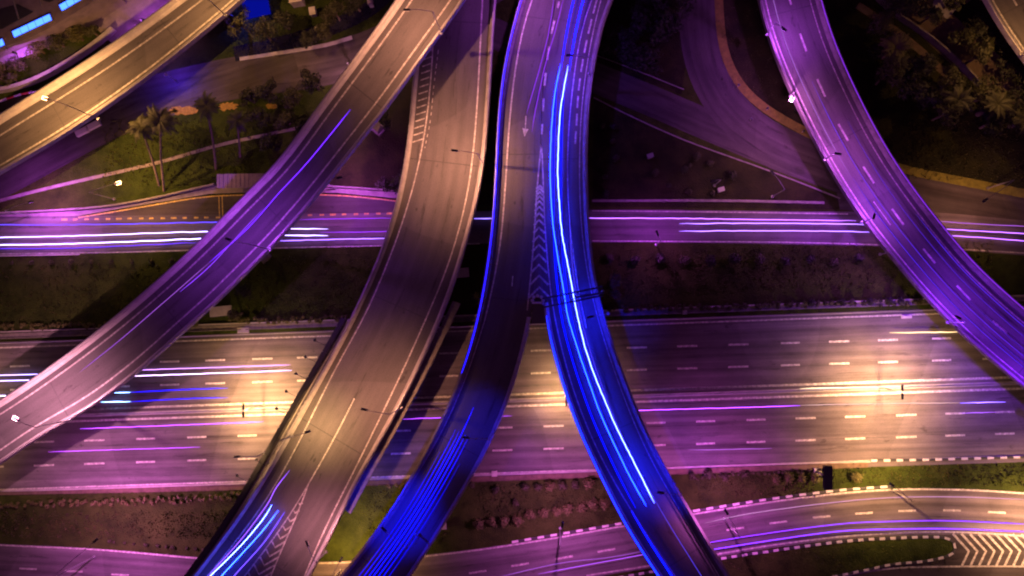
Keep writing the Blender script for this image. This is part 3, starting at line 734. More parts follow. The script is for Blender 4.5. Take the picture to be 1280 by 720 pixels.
LP = [  # base, head, deck z, head height, power, colour, glow_up, glow, label
    ((124, 149), (57, 123), 8, 10, 9000, ORG, True, 3, 'lamp with a shining white head over the tan flyover'),
    ((283, 20), (250, -12), 8, 10, 5000, ORG, False, 1, 'lamp at the top end of the tan flyover'),
    ((88, 525), (20, 524), 9, 10, 9000, PNK, True, 4, 'lamp with a shining head at the left edge of the picture'),
    ((552, 42), (508, 12), 15, 10, 6000, BRN, False, 1, 'lamp with a long arm at the top of the diagonal flyover'),
    ((338, 312), (285, 299), 13, 10, 4200, (.42, .07, 1), False, 1, 'lamp over the dark purple middle of the diagonal flyover'),
    ((604, 206), (568, 188), 7, 10, 6500, BRN, False, 1, 'lamp over the brightest brown stretch of the second flyover'),
    ((502, 510), (455, 512), 7, 10, 4600, BRN, False, 1, 'lamp in the middle of the brown flyover above the gore'),
    ((617, 540), (582, 547), 8, 9, 1500, (.008, .012, 1), False, .5, 'thin lamp over the left blue branch'),
    ((843, 605), (826, 616), 8, 9, 2800, (.004, .008, 1), False, .5, 'thin lamp at the right edge of the right blue branch'),
    ((736, 92), (712, 69), 8, 9, 2200, (.22, .05, 1), False, .5, 'lamp near the start of the bright blue streaks'),
    ((640, -30), (664, -28), 8, 9, 2600, PUR, False, .5, 'added lamp on the left parapet at the top of the forked flyover'),  # added out of view to light the top of the fork
    ((988, 120), (991, 122), 8, 4.5, 1900, (.9, .22, .9), True, 5, 'bright white lamp on the left parapet of the purple flyover'),
    ((1184, 403), (1198, 397), 8, 7, 5200, (.26, .03, 1), False, .5, 'lamp on the left parapet where the purple flyover crosses the hedge'),
    ((1030, 200), (1048, 192), 8, 6, 2400, (.75, .14, 1), False, .5, 'added short lamp on the left parapet just above the yellow verge'),  # added for purple light on this stretch of deck
    ((1292, 498), (1306, 486), 8, 7, 3600, (.22, .02, 1), False, .5, 'added lamp on the left parapet at the far right end of the purple flyover'),  # added beyond the edge to light this end violet
    ((1077, 278), (1093, 270), 8, 5.5, 3800, (.45, .07, 1), False, .5, 'added short lamp on the left parapet where the purple flyover crosses the upper road'),  # added to light the deck above the upper road
    ((958, 43), (980, 36), 8, 6, 3000, (.55, .09, 1), False, .5, 'added lamp at the very top of the purple flyover'),  # added to light the top of the purple flyover
    ((1275, 68), (1297, 50), 8, 7, 1800, ORG, False, .5, 'lamp on the corner flyover at the top right'),
    ((520, 668), (480, 662), 8, 9, 5600, (.004, .008, 1), False, .5, 'added lamp on the right parapet of the left blue branch near the bottom edge'),  # added for an even blue light low on the left branch
    ((760, 392), (738, 396), 8, 8, 2800, (.004, .010, 1), False, .5, 'added lamp beside the gantry on the right blue branch'),  # added to spread blue light over the right branch
    ((408, 690), (384, 680), 7, 7, 2300, (1, .36, .42), False, .5, 'lamp on the right parapet of the brown flyover beside the gore'),
    ((365, 545), (384, 540), 7, 6, 2600, CRM, False, .5, 'added lamp leaning over the golden patch beside the walkway'),  # added for the golden glow on the deck
    ((330, 566), (296, 571), 6.6, 5, 700, CRM, False, .5, 'double-armed lamp reaching left from the walkway'),
]
for b_, h_, zd, hh, pw, col, gu, gl, lb in LP: lamp_px(b_, h_, zd, hh, lb, pw * .33, col, size=132 if zd == 7 else (88 if col[2] == 1 and col[0] < .05 else 150), glow=gl, glow_up=gu)
# ground level lamps
GL = [((143, 249), (146, 229), 8, 1600, ORG, True, 3, 'white-headed lamp post at the edge of the palm lawn'),
      ((38, 270), (38, 252), 7, 3600, (.7, .12, 1), False, 1, 'lamp post by the low wall at the far left'),
      ((420, 236), (424, 222), 8, 2600, (.7, .12, 1), False, .5, 'lamp post between the first two flyovers by the bay'),
      ((893, 232), (892, 226), 6, 60, PNK, False, 2, 'small lit lamp in the dark triangle of scrub'),
      ((965, 246), (966, 216), 8, 600, BRN, False, .5, 'thin lamp post between the loop road and upper road'),
      ((1115, 613), (1115, 606), 8, 5200, (1, .5, .2), False, 1, 'lamp over the yellow pool of light on the curving lower road'),
      ((118, 696), (119, 676), 12, 7500, (.9, .18, .85), False, .5, 'lamp on the lower road at the bottom left'),
      ((426, 712), (426, 700), 8, 4200, ORG, False, .5, 'lamp between the brown flyover and the left blue branch'),
      ((700, 660), (703, 656), 12, 5200, (.9, .18, .85), False, .5, 'added lamp washing the lower road between the two blue branches'),  # added tall and wide for a magenta wash over road and highway
      ((905, 648), (908, 640), 12, 5500, (.9, .16, .9), False, .5, 'added wash lamp on the lower road right of the blue branches'),  # another tall lamp added for the magenta wash
      ((1100, 318), (1105, 300), 7, 500, PUR, False, .5, 'lamp on the bank under the purple flyover'),
      ((1235, 235), (1232, 250), 8, 1100, BRN, False, .5, 'lamp by the yellow verge at the right edge'),
      ((820, 306), (822, 292), 7, 1200, (.6, .08, 1), False, .5, 'lamp beside the purple upper road right of the fork'),
      ((10, 62), (18, 66), 6, 600, PUR, False, .5, 'lamp by the purple awnings in the top-left corner'),
      ((190, 35), (180, 25), 5, 900, PUR, False, .5, 'lamp on the plaza beside the tan flyover'),
      ((445, 92), (438, 88), 7, 1300, PNK, False, .5, 'lamp beside the local road'),
      ((1330, 690), (1322, 664), 8, 6500, (1, .5, .24), False, 1, 'added lamp on the lower road beyond the chevrons'),  # added out of view to brighten the chevrons
      ((470, 632), (474, 620), 5, 0, ORG, False, .5, 'unlit lamp post beside the ledge')][:-1]
for b_, h_, hh, pw, col, gu, gl, lb in GL: lamp_px(b_, h_, -.9, hh + .9, lb, pw * .45, col, glow=gl, glow_up=gu, group='street lamps on the ground')

# ================================================================== LIGHT TRAILS (seen in the photograph as glowing streaks above the lanes)
emat = {}
def trail(pts, z, rad, col, s, label, group, jit=.0, wstep=.8, seed=1):
    k = (col, s)
    if k not in emat: emat[k] = emit('light_streak', col, s)
    rnd = random.Random(seed + int(pts[0][0] * 7))
    c = cr(px(pts, z), wstep) if not isinstance(pts[0], Vector) else pts
    n = len(c); w_ = [rnd.uniform(-1, 1) for _ in range(n)]
    out = []
    for i, p in enumerate(c):
        t = (c[min(i + 1, n - 1)] - c[max(0, i - 1)]).normalized(); nn = Vector((-t.y, t.x, 0)); out.append(p + nn * w_[i] * jit)
    rs = [rad * min(1, .25 + .25 * min(i, n - 1 - i)) for i in range(n)]
    o = MB().tube(out, rs, 6).build('light_trail', emat[k]); tag(o, label, 'light trail', group); return o
BL = (.0005, .0022, 1.0); BL2 = (.10, .20, 1.0); VI = (.10, .012, 1.0); PV = (.30, .03, 1.0); WH = (.42, .30, 1.0)
dg = 'blue light trails on the right branch of the fork'
dm = [(710, 82), (705, 109), (700.5, 140), (698, 180), (697.2, 220), (699.5, 260), (703, 295), (712.5, 345), (722, 396), (733, 440), (747, 479), (770, 533), (792, 577), (818, 629)]
d2 = [(701, 80), (695, 109), (691, 140), (688.5, 180), (687.8, 225), (692, 287), (704, 360), (710, 396), (722, 436), (737, 480), (753, 523), (783, 587), (808, 633)]
trail(dm, 9.3, .055, (.014, .022, 1.0), 16, 'brightest white-blue streak running down the right branch', dg, .035, .6)
trail(d2, 9.3, .035, (.002, .010, 1.0), 15, 'clear blue streak left of the white-blue one', dg, .02, .6)
full = lambda f0, f1, y0, y1: None
def lane_tr(ln, frac, i0, i1, dz=.8): return [ln.at(i, frac=frac, dz=dz) for i in range(i0, i1 + 1)]
iD0, iD1, iD2 = 0, D_.idx_px(716, 84, 8), D_.idx_px(812, 630, 8)
nD = len(D_.st) - 1
for fr, a, b, col, s, r, lb in ((.33, 0, iD1, BL, 2.0, .10, 'soft blue streak at the very top of the fork, left one'), (.50, 0, iD1, BL, 3.5, .10, 'soft blue streak at the very top of the fork, right one'),
                           (.28, iD1, iD2, BL, .5, .10, 'dim blue streak close to the gore side'), (.44, iD1, iD2, BL, .6, .09, 'dim blue streak between the two bright ones'), (.60, iD1 + 10, nD, (.10, .05, 1), .15, .04, 'thin violet streak right of the white-blue one'),
                           (.20, iD2, nD, BL, 1.6, .09, 'dim blue streak leaving at the bottom of the right branch')):
    trail(lane_tr(D_, fr, a, b), 0, r, col, s, lb, dg, .01)
iC = C_.idx_px(576, 518, 8); nC = len(C_.st) - 1
for q, (fr, s, lb) in enumerate(((.26, 2.2, 'soft blue streak nearest the left edge of the left branch'), (.33, 3.4, 'second soft blue streak from the left edge of the left branch'), (.40, 5, 'third soft blue streak from the left edge of the left branch'), (.46, 6, 'soft blue streak in the very middle of the left branch'),
                               (.53, 5, 'soft blue streak just right of the middle of the left branch'), (.60, 3.4, 'second soft blue streak from the right on the left branch'), (.68, 1.6, 'faint blue streak furthest right on the left branch'))):
    trail(lane_tr(C_, fr, iC + abs(q - 3) - (q % 2), nC), 0, .035, BL, s * .17, lb, 'soft blue light trails on the left branch of the fork', .01)
iC0 = C_.idx_px(640, 200, 8)
for pts, lb in (([(693, -5), (686, 40), (676, 80), (666, 115), (658, 143)], 'thin violet streak ending at the road arrow'), ([(705, -5), (695, 35), (682, 80), (674, 115), (668, 145), (665, 165)], 'thin violet streak right of the arrow')):
    trail(pts, 8.7, .05, PV, .16, lb, 'thin violet streaks at the top of the fork', .01)
# glowing strips added for the blue light falling on left parapets of the fork
def pglow(ln, i0, i1, right, s, col, lb, rad=.06, off=.22, dz=.9):
    pts = [ln.at(i, off, dz=dz, right=right) for i in range(i0, i1 + 1)]
    trail(pts, 0, rad, col, s, lb, 'added blue glow strips on the parapets of the fork')
pglow(C_, 6, C_.idx_px(605, 470, 8), False, 1.0, (.008, .004, 1.0), 'added blue glow strip along the left parapet of the fork', .09)
pglow(D_, gj + 1, nD - 6, False, 1.6, (.002, .01, 1.0), 'added blue glow strip along the left parapet of the right branch', .09)
# B bottom
tb = 'blue light trails on the brown flyover'
trail([(340, 631), (328, 650), (301, 682), (261, 722), (245, 740)], 8.0, .036, (.04, .07, 1.0), 11, 'bright blue streak nearest the walkway', tb, .015, .6)
trail([(348, 638), (335, 655), (320, 673), (277, 720), (262, 738)], 8.0, .034, (.008, .03, 1.0), 10, 'blue streak nearer the chevrons', tb, .012, .6)
trail([(362, 588), (345, 610), (333, 632), (300, 676), (258, 722)], 7.6, .04, (.3, .08, 1.0), .5, 'violet streak along the edge line by the walkway', tb)
trail([(356, 640), (330, 678), (296, 716), (280, 735)], 7.6, .06, (.12, .05, 1), .5, 'faint violet streak beside the chevrons', tb)
# A
ag = 'thin violet streaks on the diagonal flyover'
trail([(438, 137), (410, 172), (380, 208), (350, 240), (310, 285), (262, 328)], lambda x, y: zA(x, y) + .7, .05, (.14, .015, 1.0), .5, 'violet streak along the middle of the diagonal flyover', ag, .008)
trail([(262, 328), (200, 382), (150, 425), (100, 465)], lambda x, y: zA(x, y) + .7, .04, (.5, .12, 1.0), .14, 'faint continuation of the violet streak towards the left edge', ag)
trail([(330, 260), (300, 292), (262, 333), (225, 365)], lambda x, y: zA(x, y) + .7, .05, (.25, .04, 1.0), .25, 'short violet streak at the darkest part of the diagonal flyover', ag)
# upper road
ug = 'violet light trails on the upper road'
for pts, r, col, s, lb in (
    ([(-20, 298), (0, 297), (70, 295.5), (133, 293.5), (200, 291), (267, 289.3), (300, 288)], .10, WH, 1.1, 'upper of the two white streaks at the far left of the upper road'),
    ([(-20, 306.5), (60, 305.5), (133, 303), (200, 300.5), (258, 298), (290, 297)], .10, WH, 1.5, 'lower of the two white streaks at the far left of the upper road'),
    ([(-20, 281), (60, 281), (150, 280), (300, 277)], .08, (.10, .05, 1), .5, 'faint blue-violet streak above the white ones'),
    ([(-20, 311), (80, 310.5), (160, 307), (250, 303)], .06, VI, .4, 'faint violet streak below the white ones'),
    ([(350, 286.5), (367, 286), (410, 286)], .08, WH, 1.5, 'short white streak left of the brown flyover, upper one'), ([(350, 294.3), (410, 294.3)], .09, WH, 1.8, 'short white streak left of the brown flyover, lower one'),
    ([(340, 301.5), (353, 301), (410, 299.3), (490, 298)], .08, (.28, .12, 1), .9, 'violet streak just above the bank left of the brown flyover'), ([(370, 274.5), (430, 273.5), (495, 272.5)], .05, PV, .35, 'faint purple streak below the yellow dashes'),
    ([(400, 290.3), (440, 290), (500, 289)], .05, PV, .4, 'thin purple streak between the white and violet ones'),
    ([(590, 273), (625, 273)], .08, (.25, .15, 1), 1.0, 'short violet streak seen between the brown and blue flyovers'),
    ([(725, 273), (740, 272.6), (850, 273), (950, 274.5), (1070, 276)], .07, (.42, .12, 1), .8, 'long purple streak starting at the blue fork'),
    ([(849, 279.6), (950, 279), (1060, 280.2), (1090, 281)], .07, (.32, .14, 1), 1.0, 'violet streak starting part way along the upper road, upper one'), ([(849, 289), (950, 288.4), (1060, 289.4), (1095, 290.5)], .07, (.32, .14, 1), 1.0, 'violet streak starting part way along the upper road, lower one'),
    ([(1165, 285), (1210, 288), (1300, 293)], .07, (.40, .12, 1), .8, 'violet streak right of the purple flyover, upper one'), ([(1175, 294), (1220, 296.5), (1300, 303)], .07, (.40, .12, 1), .8, 'violet streak right of the purple flyover, lower one'),
    ([(1160, 276), (1210, 279), (1300, 284)], .05, (.5, .12, .9), .25, 'faint purple streak right of the purple flyover')):
    trail(pts, .7, r * .6, col, s, lb, ug, .04, 1.2)
# highway
hg = 'light trails on the highway'
for pts, r, col, s, lb in (
    ([(-20, 470), (0, 469.3), (60, 467.5)], .07, WH, 1.1, 'upper white streak at the left edge of the highway'), ([(-20, 477), (0, 476.3), (60, 474.5)], .07, WH, 1.4, 'middle white streak at the left edge of the highway'), ([(-20, 495.5), (20, 494.6)], .09, (.6, .5, 1), 1.6, 'lowest white streak at the left edge of the highway'),
    ([(165, 463), (181, 462.3), (280, 459), (363, 456)], .06, (.6, .25, 1), .7, 'upper pink streak between the diagonal flyover and the walkway'), ([(158, 470.5), (170, 470), (270, 466.5), (365, 463)], .07, (.7, .45, 1), 1.2, 'lower pink-white streak between the diagonal flyover and the walkway'),
    ([(143, 491), (163, 490.3)], .10, (.2, .4, 1), 2.5, 'short bright blue dash on the highway, upper one'), ([(163, 490.3), (230, 487), (285, 485)], .08, BL, .6, 'dim blue tail of the upper blue dash'),
    ([(126, 502.5), (163, 502)], .10, (.2, .4, 1), 2.5, 'short bright blue dash on the highway, lower one'), ([(163, 502), (230, 498.5), (285, 497)], .08, BL, .5, 'dim blue tail of the lower blue dash'),
    ([(780, 513.5), (870, 511), (970, 508), (1000, 507)], .05, (.36, .05, 1), 1.2, 'purple streak right of the blue branch, below the centre reserve'), ([(1000, 506.5), (1110, 504.5), (1200, 503.5)], .04, (1, .6, .6), .3, 'thin pale streak under the brightest lamp'), ([(1200, 503.8), (1257, 502.5)], .07, (.2, .1, 1), 1.3, 'short violet-blue streak at the right of the highway'),
    ([(1200, 516.5), (1245, 515.3)], .05, (.4, .1, 1), .6, 'short purple streak at the right of the highway'), ([(1112, 416), (1150, 415.6), (1200, 415.2)], .10, (1, .68, .32), .55, 'pale yellow dotted streak in the top lane'),
    ([(860, 562.5), (920, 561.5), (965, 560.5)], .04, (.6, .15, 1), .25, 'thin purple streak in the lowest lane'), ([(100, 536), (180, 533), (260, 530), (330, 527)], .04, (.4, .05, 1), 1.3, 'faint purple haze streak left of the lamp'),
    ([(60, 565), (150, 562), (250, 559)], .03, (.5, .06, 1), 1.0, 'thin purple streak added low on the highway left of the floodlights'), ([(500, 524), (560, 522), (640, 520)], .035, (.4, .05, 1), 1.0, 'thin purple streak seen between the ledge and the left blue branch'),  # first streak is added for its purple glow on the road
    ([(1000, 485.5), (1080, 484), (1135, 483)], .06, (1, .75, .45), .7, 'pale streak along the reserve by the brightest lamp')):
    trail(pts, .7, r * .65, col, s, lb, hg, .03, 1.0)
lgp = 'violet light trails on the lower road'
for pts, r, col, s, lb in (
    ([(870, 690), (898, 685.8), (970, 674.6), (1050, 664), (1117, 661.5), (1190, 661), (1290, 665)], .08, (.14, .02, 1), 1.2, 'brightest violet streak along the bottom edge line of the lower road'), ([(870, 681), (950, 668), (1050, 655), (1117, 651.8), (1190, 651), (1290, 655.5)], .06, (.2, .02, 1), .9, 'violet streak above the brightest one on the lower road'),
    ([(880, 654), (950, 640), (1083, 624), (1183, 621), (1290, 624.5)], .04, (.8, .35, .8), .3, 'thin pink streak in the upper lane of the lower road'), ([(673, 717.5), (740, 705), (800, 694), (830, 688)], .06, (.42, .08, 1), .4, 'violet streak left of the right blue branch, lower one'),
    ([(620, 722), (700, 704), (760, 697), (810, 688)], .04, (.5, .12, 1), .25, 'faint violet streak left of the right blue branch')):
    trail(pts, .7, r * .6, col, s * .8, lb, lgp, .008, 1.2)
# E
eg = 'violet light trails on the purple flyover'; nE = len(E_.st) - 1
e1 = E_.idx_px(1090, 210, 8)
for fr, i0, s, r, lb in ((.24, e1, .8, .04, 'violet streak nearest the left parapet'), (.38, e1 - 8, .8, .035, 'violet streak left of the lane dashes'), (.63, e1 - 4, .6, .03, 'violet streak right of the lane dashes'), (.76, e1 + 5, .9, .035, 'violet streak nearest the right parapet'), (.47, e1 + 12, .3, .05, 'thin violet streak beside the lane dashes'), (.30, e1 + 14, .35, .05, 'thin violet streak second from the left parapet')):
    trail(lane_tr(E_, fr, i0, nE - 4), 0, r, (.10, .02, 1.0), s * .2, lb, eg, .01)
trail(lane_tr(E_, .22, 6, e1), 0, .04, (.6, .2, 1.0), .12, 'faint pink streak at the top of the purple flyover', eg)
trail([E_.at(i, .2, dz=.9) for i in range(e1 - 8, nE - 3)], 0, .04, (.2, .03, 1.0), .28, 'added violet glow strip along the left parapet of the purple flyover', 'added violet glow strips on the parapets')  # glowing strips added for violet light on the parapets
trail([E_.at(i, .2, dz=.9, right=True) for i in range(4, nE - 3)], 0, .04, (.3, .03, 1.0), .2, 'added violet glow strip along the right parapet of the purple flyover', 'added violet glow strips on the parapets')

# ================================================================== VEGETATION
def leafcloud(rnd, blobs, n, size, flat=.7, mb=None):
    """leaf-sized quads through the volume of several blobs [(centre, radius)]"""
    mb = mb or MB()
    wts = [r ** 2 for _, r in blobs]
    for _ in range(n):
        c, r = rnd.choices(blobs, wts)[0]
        d = Vector((rnd.gauss(0, 1), rnd.gauss(0, 1), rnd.gauss(0, 1))).normalized()
        p = Vector(c) + Vector((d.x, d.y, d.z * flat)) * r * (rnd.uniform(.55, 1.08))
        u = Vector((rnd.gauss(0, 1), rnd.gauss(0, 1), rnd.gauss(0, .5))).normalized(); v_ = d.cross(u)
        if v_.length < .01: continue
        v_.normalize(); s = size * rnd.uniform(.6, 1.4); b = len(mb.v)
        mb.v += [p - u * s, p + v_ * s * .5, p + u * s, p - v_ * s * .5]; mb.f.append([b, b + 1, b + 2, b + 3]); mb.m.append(0)
    return mb
def bush_proto(r, h, n, leaf, m, seed):
    rnd = random.Random(seed)
    root = bpy.data.objects.new('bush', None)
    bl = [((rnd.uniform(-.35, .35) * r, rnd.uniform(-.35, .35) * r, h * rnd.uniform(.45, .7)), r * rnd.uniform(.45, .75)) for _ in range(6)]
    cr_ = leafcloud(rnd, bl, n, leaf, .9).build('foliage', m)
    st = MB()
    for k in range(4): 
        a = k * 1.6; st.tube([(0, 0, 0), (math.cos(a) * r * .3, math.sin(a) * r * .3, h * .6)], [.05, .02], 5)
    s_ = st.build('stem', M['trunk'])
    return cr_, s_
def put(protos, kind, loc, sc, rz, label, cat, group):
    t = bpy.data.objects.new(kind, None); C.objects.link(t); t.location = loc; t.scale = (sc, sc, sc); t.rotation_euler = (0, 0, rz)
    tag(t, label, cat, group)
    for p in protos:
        c = p.copy() if p.users_collection and p.get('used') else p
        if not p.get('used'): p['used'] = 1
        else: C.objects.link(c)
        c.parent = t
    return t
rv = random.Random(4)
bushA = bush_proto(1.0, 1.3, 420, .13, M['leafy'], 1); bushA2 = bush_proto(1.0, 1.2, 380, .14, M['leaf'], 2); bushB = bush_proto(1.0, 2.0, 520, .15, M['leafd'], 3)
row1 = [(657, 608), (673, 608), (689, 607), (703, 606), (719, 605), (737, 603)]
row2 = [(598, 653), (615, 652), (632, 650), (647, 648), (663, 643), (679, 639), (696, 637), (711, 635), (726, 633), (741, 630), (757, 628)]
for x, y in row1: put(bushA2 if rv.random() < .5 else bushA, 'bush', P(x, y, 0), rv.uniform(.85, 1.15), rv.uniform(0, 6), 'round clipped bush in the upper row between the blue branches', 'bush', 'upper row of bushes between the blue branches')
for x, y in row2: put(bushA, 'bush', P(x, y, 0), rv.uniform(.9, 1.1), rv.uniform(0, 6), 'round clipped bush in the lower row above the curving road', 'bush', 'lower row of bushes between the blue branches')
for x, y in [(968, 599), (984, 597), (1000, 597), (1018, 595)]: put(bushA, 'bush', P(x, y, 0), rv.uniform(.8, 1.1), rv.uniform(0, 6), 'round bush in the short row left of the dark sign', 'bush', 'bushes left of the dark sign')
put(bushA, 'bush', P(1068, 594, 0), 1.1, 1, 'single pale bush right of the dark sign', 'bush', None)
for i in range(9):
    x = 16 + i * 25.0; put(bushA2, 'bush', P(x, 329 - i * .3, 0), rv.uniform(.45, .7), rv.uniform(0, 6), 'tiny bush in the row at the top of the left grass bank', 'bush', 'tiny bushes on the left bank')
for i in range(11):
    x = 762 + i * 31; put(bushB if i % 3 else bushA2, 'bush', P(x, 325 + rv.uniform(-3, 3), 0), rv.uniform(.8, 1.15), rv.uniform(0, 6), 'dark upright bush at the top of the right grass bank', 'bush', 'dark bushes along the right bank')
for x, y in [(770, 348), (1012, 378), (1050, 378), (1085, 377), (1110, 376), (1123, 376)]: put(bushB, 'bush', P(x, y, 0), rv.uniform(.7, .95), rv.uniform(0, 6), 'upright bush standing at the hedge on the right bank', 'bush', 'upright bushes at the hedge')
for x, y in [(865, 594), (885, 592), (905, 596), (930, 592), (590, 605), (620, 612), (645, 628)]: put(bushA2, 'bush', P(x, y, 0), rv.uniform(.6, 1.0), rv.uniform(0, 6), 'low ragged bush on the grass strip below the highway', 'bush', 'ragged bushes on the strip below the highway')
for i in range(12):
    x = 135 + i * 12 + rv.uniform(-4, 4); put(bushA2, 'bush', P(x, 676 + i * 1.1, 0), rv.uniform(.3, .5), rv.uniform(0, 6), 'tiny bush along the lower road at the bottom left', 'bush', 'tiny bushes along the lower road')

def hedge(pts, wid, h, n, label, m, seed, leaf=.16):
    c = cr(px(pts, 0), 1.0); rnd = random.Random(seed); mb = MB(); 
    bl = []
    for p in c:
        for _ in range(2): bl.append((p + Vector((rnd.uniform(-.4, .4), rnd.uniform(-.5, .5) * wid, h * rnd.uniform(.35, .6))), rnd.uniform(.35, .6) * max(wid * .6, h * .6)))
    leafcloud(rnd, bl, n, leaf, .9, mb); o = mb.build('hedge', m); tag(o, label, 'hedge'); return o
hedge([(-60, 410), (60, 408), (160, 406), (245, 403)], .9, 1.0, 6500, 'yellow-green hedge above the highway at the far left', M['leafy'], 5)
hedge([(292, 401), (360, 400), (432, 398)], .9, 1.0, 3200, 'yellow-green hedge between the first two flyovers', M['leafy'], 6)
hedge([(762, 386), (900, 383), (1050, 379.5), (1175, 377)], .8, 1.0, 8500, 'long dark hedge above the highway right of the blue fork', M['leaf'], 7)
hedge([(-60, 632), (60, 629), (180, 626), (300, 619)], 1.0, .9, 7000, 'uneven hedge below the highway at the lower left', M['leafy'], 8)
hedge([(488, 607), (520, 606), (548, 604)], .8, .8, 1200, 'short hedge between the ledge and the left blue branch', M['leafy'], 9)
hedge([(862, 598), (920, 592), (1020, 588)], .5, .5, 1800, 'low hedge right of the right blue branch', M['leaf'], 10)

def tree(loc, h, r, n, leaf, label, group, seed, m='leafd', tm='trunk', cat='tree', name='broadleaf_tree'):
    rnd = random.Random(seed); loc = Vector(loc)
    t = empty(name, loc, label, cat, group)
    tk = MB(); tk.tube([loc, loc + Vector((rnd.uniform(-.2, .2), rnd.uniform(-.2, .2), h * .45)), loc + Vector((0, 0, h * .75))], [.22, .16, .08], 7)
    bl = []
    for k in range(9):
        a = rnd.uniform(0, 6.28); rr = r * rnd.uniform(.25, .75); c = loc + Vector((math.cos(a) * rr, math.sin(a) * rr, h * rnd.uniform(.6, .92)))
        tk.tube([loc + Vector((0, 0, h * rnd.uniform(.35, .6))), c], [.08, .03], 5); bl.append((c, r * rnd.uniform(.28, .5)))
    bl.append((loc + Vector((0, 0, h * .9)), r * .45))
    tk.build('trunk', M[tm], t)
    leafcloud(rnd, bl, n, leaf, .75).build('crown', M[m], t); return t
def palm(base, top, nf, fl, label, seed, m='leaf', group=None, rad=.16, name='palm_tree', droop=.9):
    rnd = random.Random(seed); base = Vector(base); top = Vector(top)
    t = empty(name, base, label, 'palm', group)
    mid = base.lerp(top, .5) + Vector((rnd.uniform(-.3, .3), -.3, 0))
    MB().tube([base, mid, top], [rad * 1.3, rad, rad * .8], 8).build('trunk', M['trunk'], t)
    mb = MB()
    for k in range(nf):
        a = 2.399963 * k + rnd.uniform(-.2, .2); el = rnd.uniform(-.1, .9); L = fl * rnd.uniform(.8, 1.1)
        pts = []; p = top.copy(); d = Vector((math.cos(a) * math.cos(el), math.sin(a) * math.cos(el), math.sin(el)))
        ns = 9
        for i in range(ns + 1):
            pts.append(p.copy()); p = p + d * (L / ns); d = (d + Vector((0, 0, -droop / ns * 1.6))).normalized()
        for i in range(1, ns + 1):
            q = pts[i]; td = (pts[i] - pts[i - 1]).normalized(); sd = td.cross(Vector((0, 0, 1)))
            if sd.length < .01: continue
            sd.normalize(); ll = fl * .24 * math.sin(math.pi * min(.95, i / ns + .08)) + .1
            b = len(mb.v); w_ = .035
            mb.v += [pts[i - 1] + sd * w_, pts[i - 1] - sd * w_, q - sd * w_, q + sd * w_]; mb.f.append([b, b + 1, b + 2, b + 3]); mb.m.append(0)
            for side in (1, -1):
                for sub in (0, .5):
                    o = pts[i - 1].lerp(q, sub) ; e = o + sd * side * ll + td * ll * .5 - Vector((0, 0, ll * .35)); b = len(mb.v)
                    mb.v += [o - td * .09, o + td * .09, e]; mb.f.append([b, b + 1, b + 2]); mb.m.append(0)
    mb.build('crown', M[m], t); return t
# palms on the lawn: base, crown top
palm(P(205, 239, 0), P(200, 150, 9.5), 15, 3.1, 'tall palm with the thickest trunk on the left of the lawn', 21, group='palms on the lawn')
palm(P(199, 232, 0), P(176, 158, 8.0), 13, 2.8, 'leaning palm left of the thickest trunk on the lawn', 22, group='palms on the lawn')
palm(P(270, 212, 0), P(258, 132, 8.5), 14, 2.7, 'dark slim palm beside the orange flower bed', 23, m='leafd', group='palms on the lawn')
palm(P(300, 196, 0), P(296, 150, 5.5), 11, 2.2, 'short palm right of the slim one', 24, m='leafd', group='palms on the lawn')
# trees round the local road
k = 0
for x, y, h, r, lb in ((318, 128, 4, 1.8, 'small dark tree right of the orange beds'), (345, 122, 5, 2.3, 'dark tree at the left of the clump by the diagonal flyover'), (372, 128, 5, 2.2, 'dark tree in the middle of the clump by the diagonal flyover'), (398, 112, 6, 2.3, 'tallest dark tree touching the diagonal flyover'), (330, 150, 3.5, 2.0, 'low dark tree at the edge of the palm lawn'), (362, 155, 4, 2.2, 'dark tree above the path end'),
                     (345, 182, 3.5, 1.9, 'dark tree near the purple shelter'), (385, 160, 4, 2.0, 'dark tree under the diagonal flyover'), (312, 40, 6, 2.6, 'round dark tree below the blue canopy'), (338, 50, 6, 2.7, 'broad dark tree right of the blue canopy'), (362, 36, 5, 2.2, 'dark tree beside the small pale hut'), (425, 25, 5, 2.4, 'tree near the pale paving left of the diagonal flyover'), (450, 14, 5, 2.2, 'tree beside the dark canal at the top'), (390, 55, 3.5, 1.8, 'low tree on the canal bank'), (410, 46, 3.5, 1.7, 'small tree on the canal bank')):
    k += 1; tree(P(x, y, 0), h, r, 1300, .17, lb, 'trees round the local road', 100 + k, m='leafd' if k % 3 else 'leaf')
for i, (x, y, h, r, lb) in enumerate(((8, 92, 2.6, 2.1, 'bush mass at the very left of the planted slope'), (30, 82, 2.8, 2.0, 'leafy shrub below the glowing skylights'), (55, 66, 3, 2.2, 'leafy shrub in the middle of the planted slope'), (80, 58, 3, 2.1, 'leafy shrub right of the middle of the slope'), (104, 50, 3, 1.9, 'leafy shrub near the right end of the slope'), (122, 44, 2.5, 1.4, 'small shrub at the point of the planted slope'), (62, 42, 3, 1.9, 'shrub next to the longest skylight'), (40, 60, 2.5, 1.7, 'shrub between the awnings and the skylight'), (88, 36, 2.6, 1.5, 'shrub beside the plaza corner'), (20, 100, 2, 1.5, 'shrub on top of the retaining wall'))):
    tree(P(x, y, 0), h, r, 1200, .15, lb, 'shrubs on the planted slope', 200 + i, m='leaf' if i % 2 else 'leafy', cat='shrub', name='shrub')
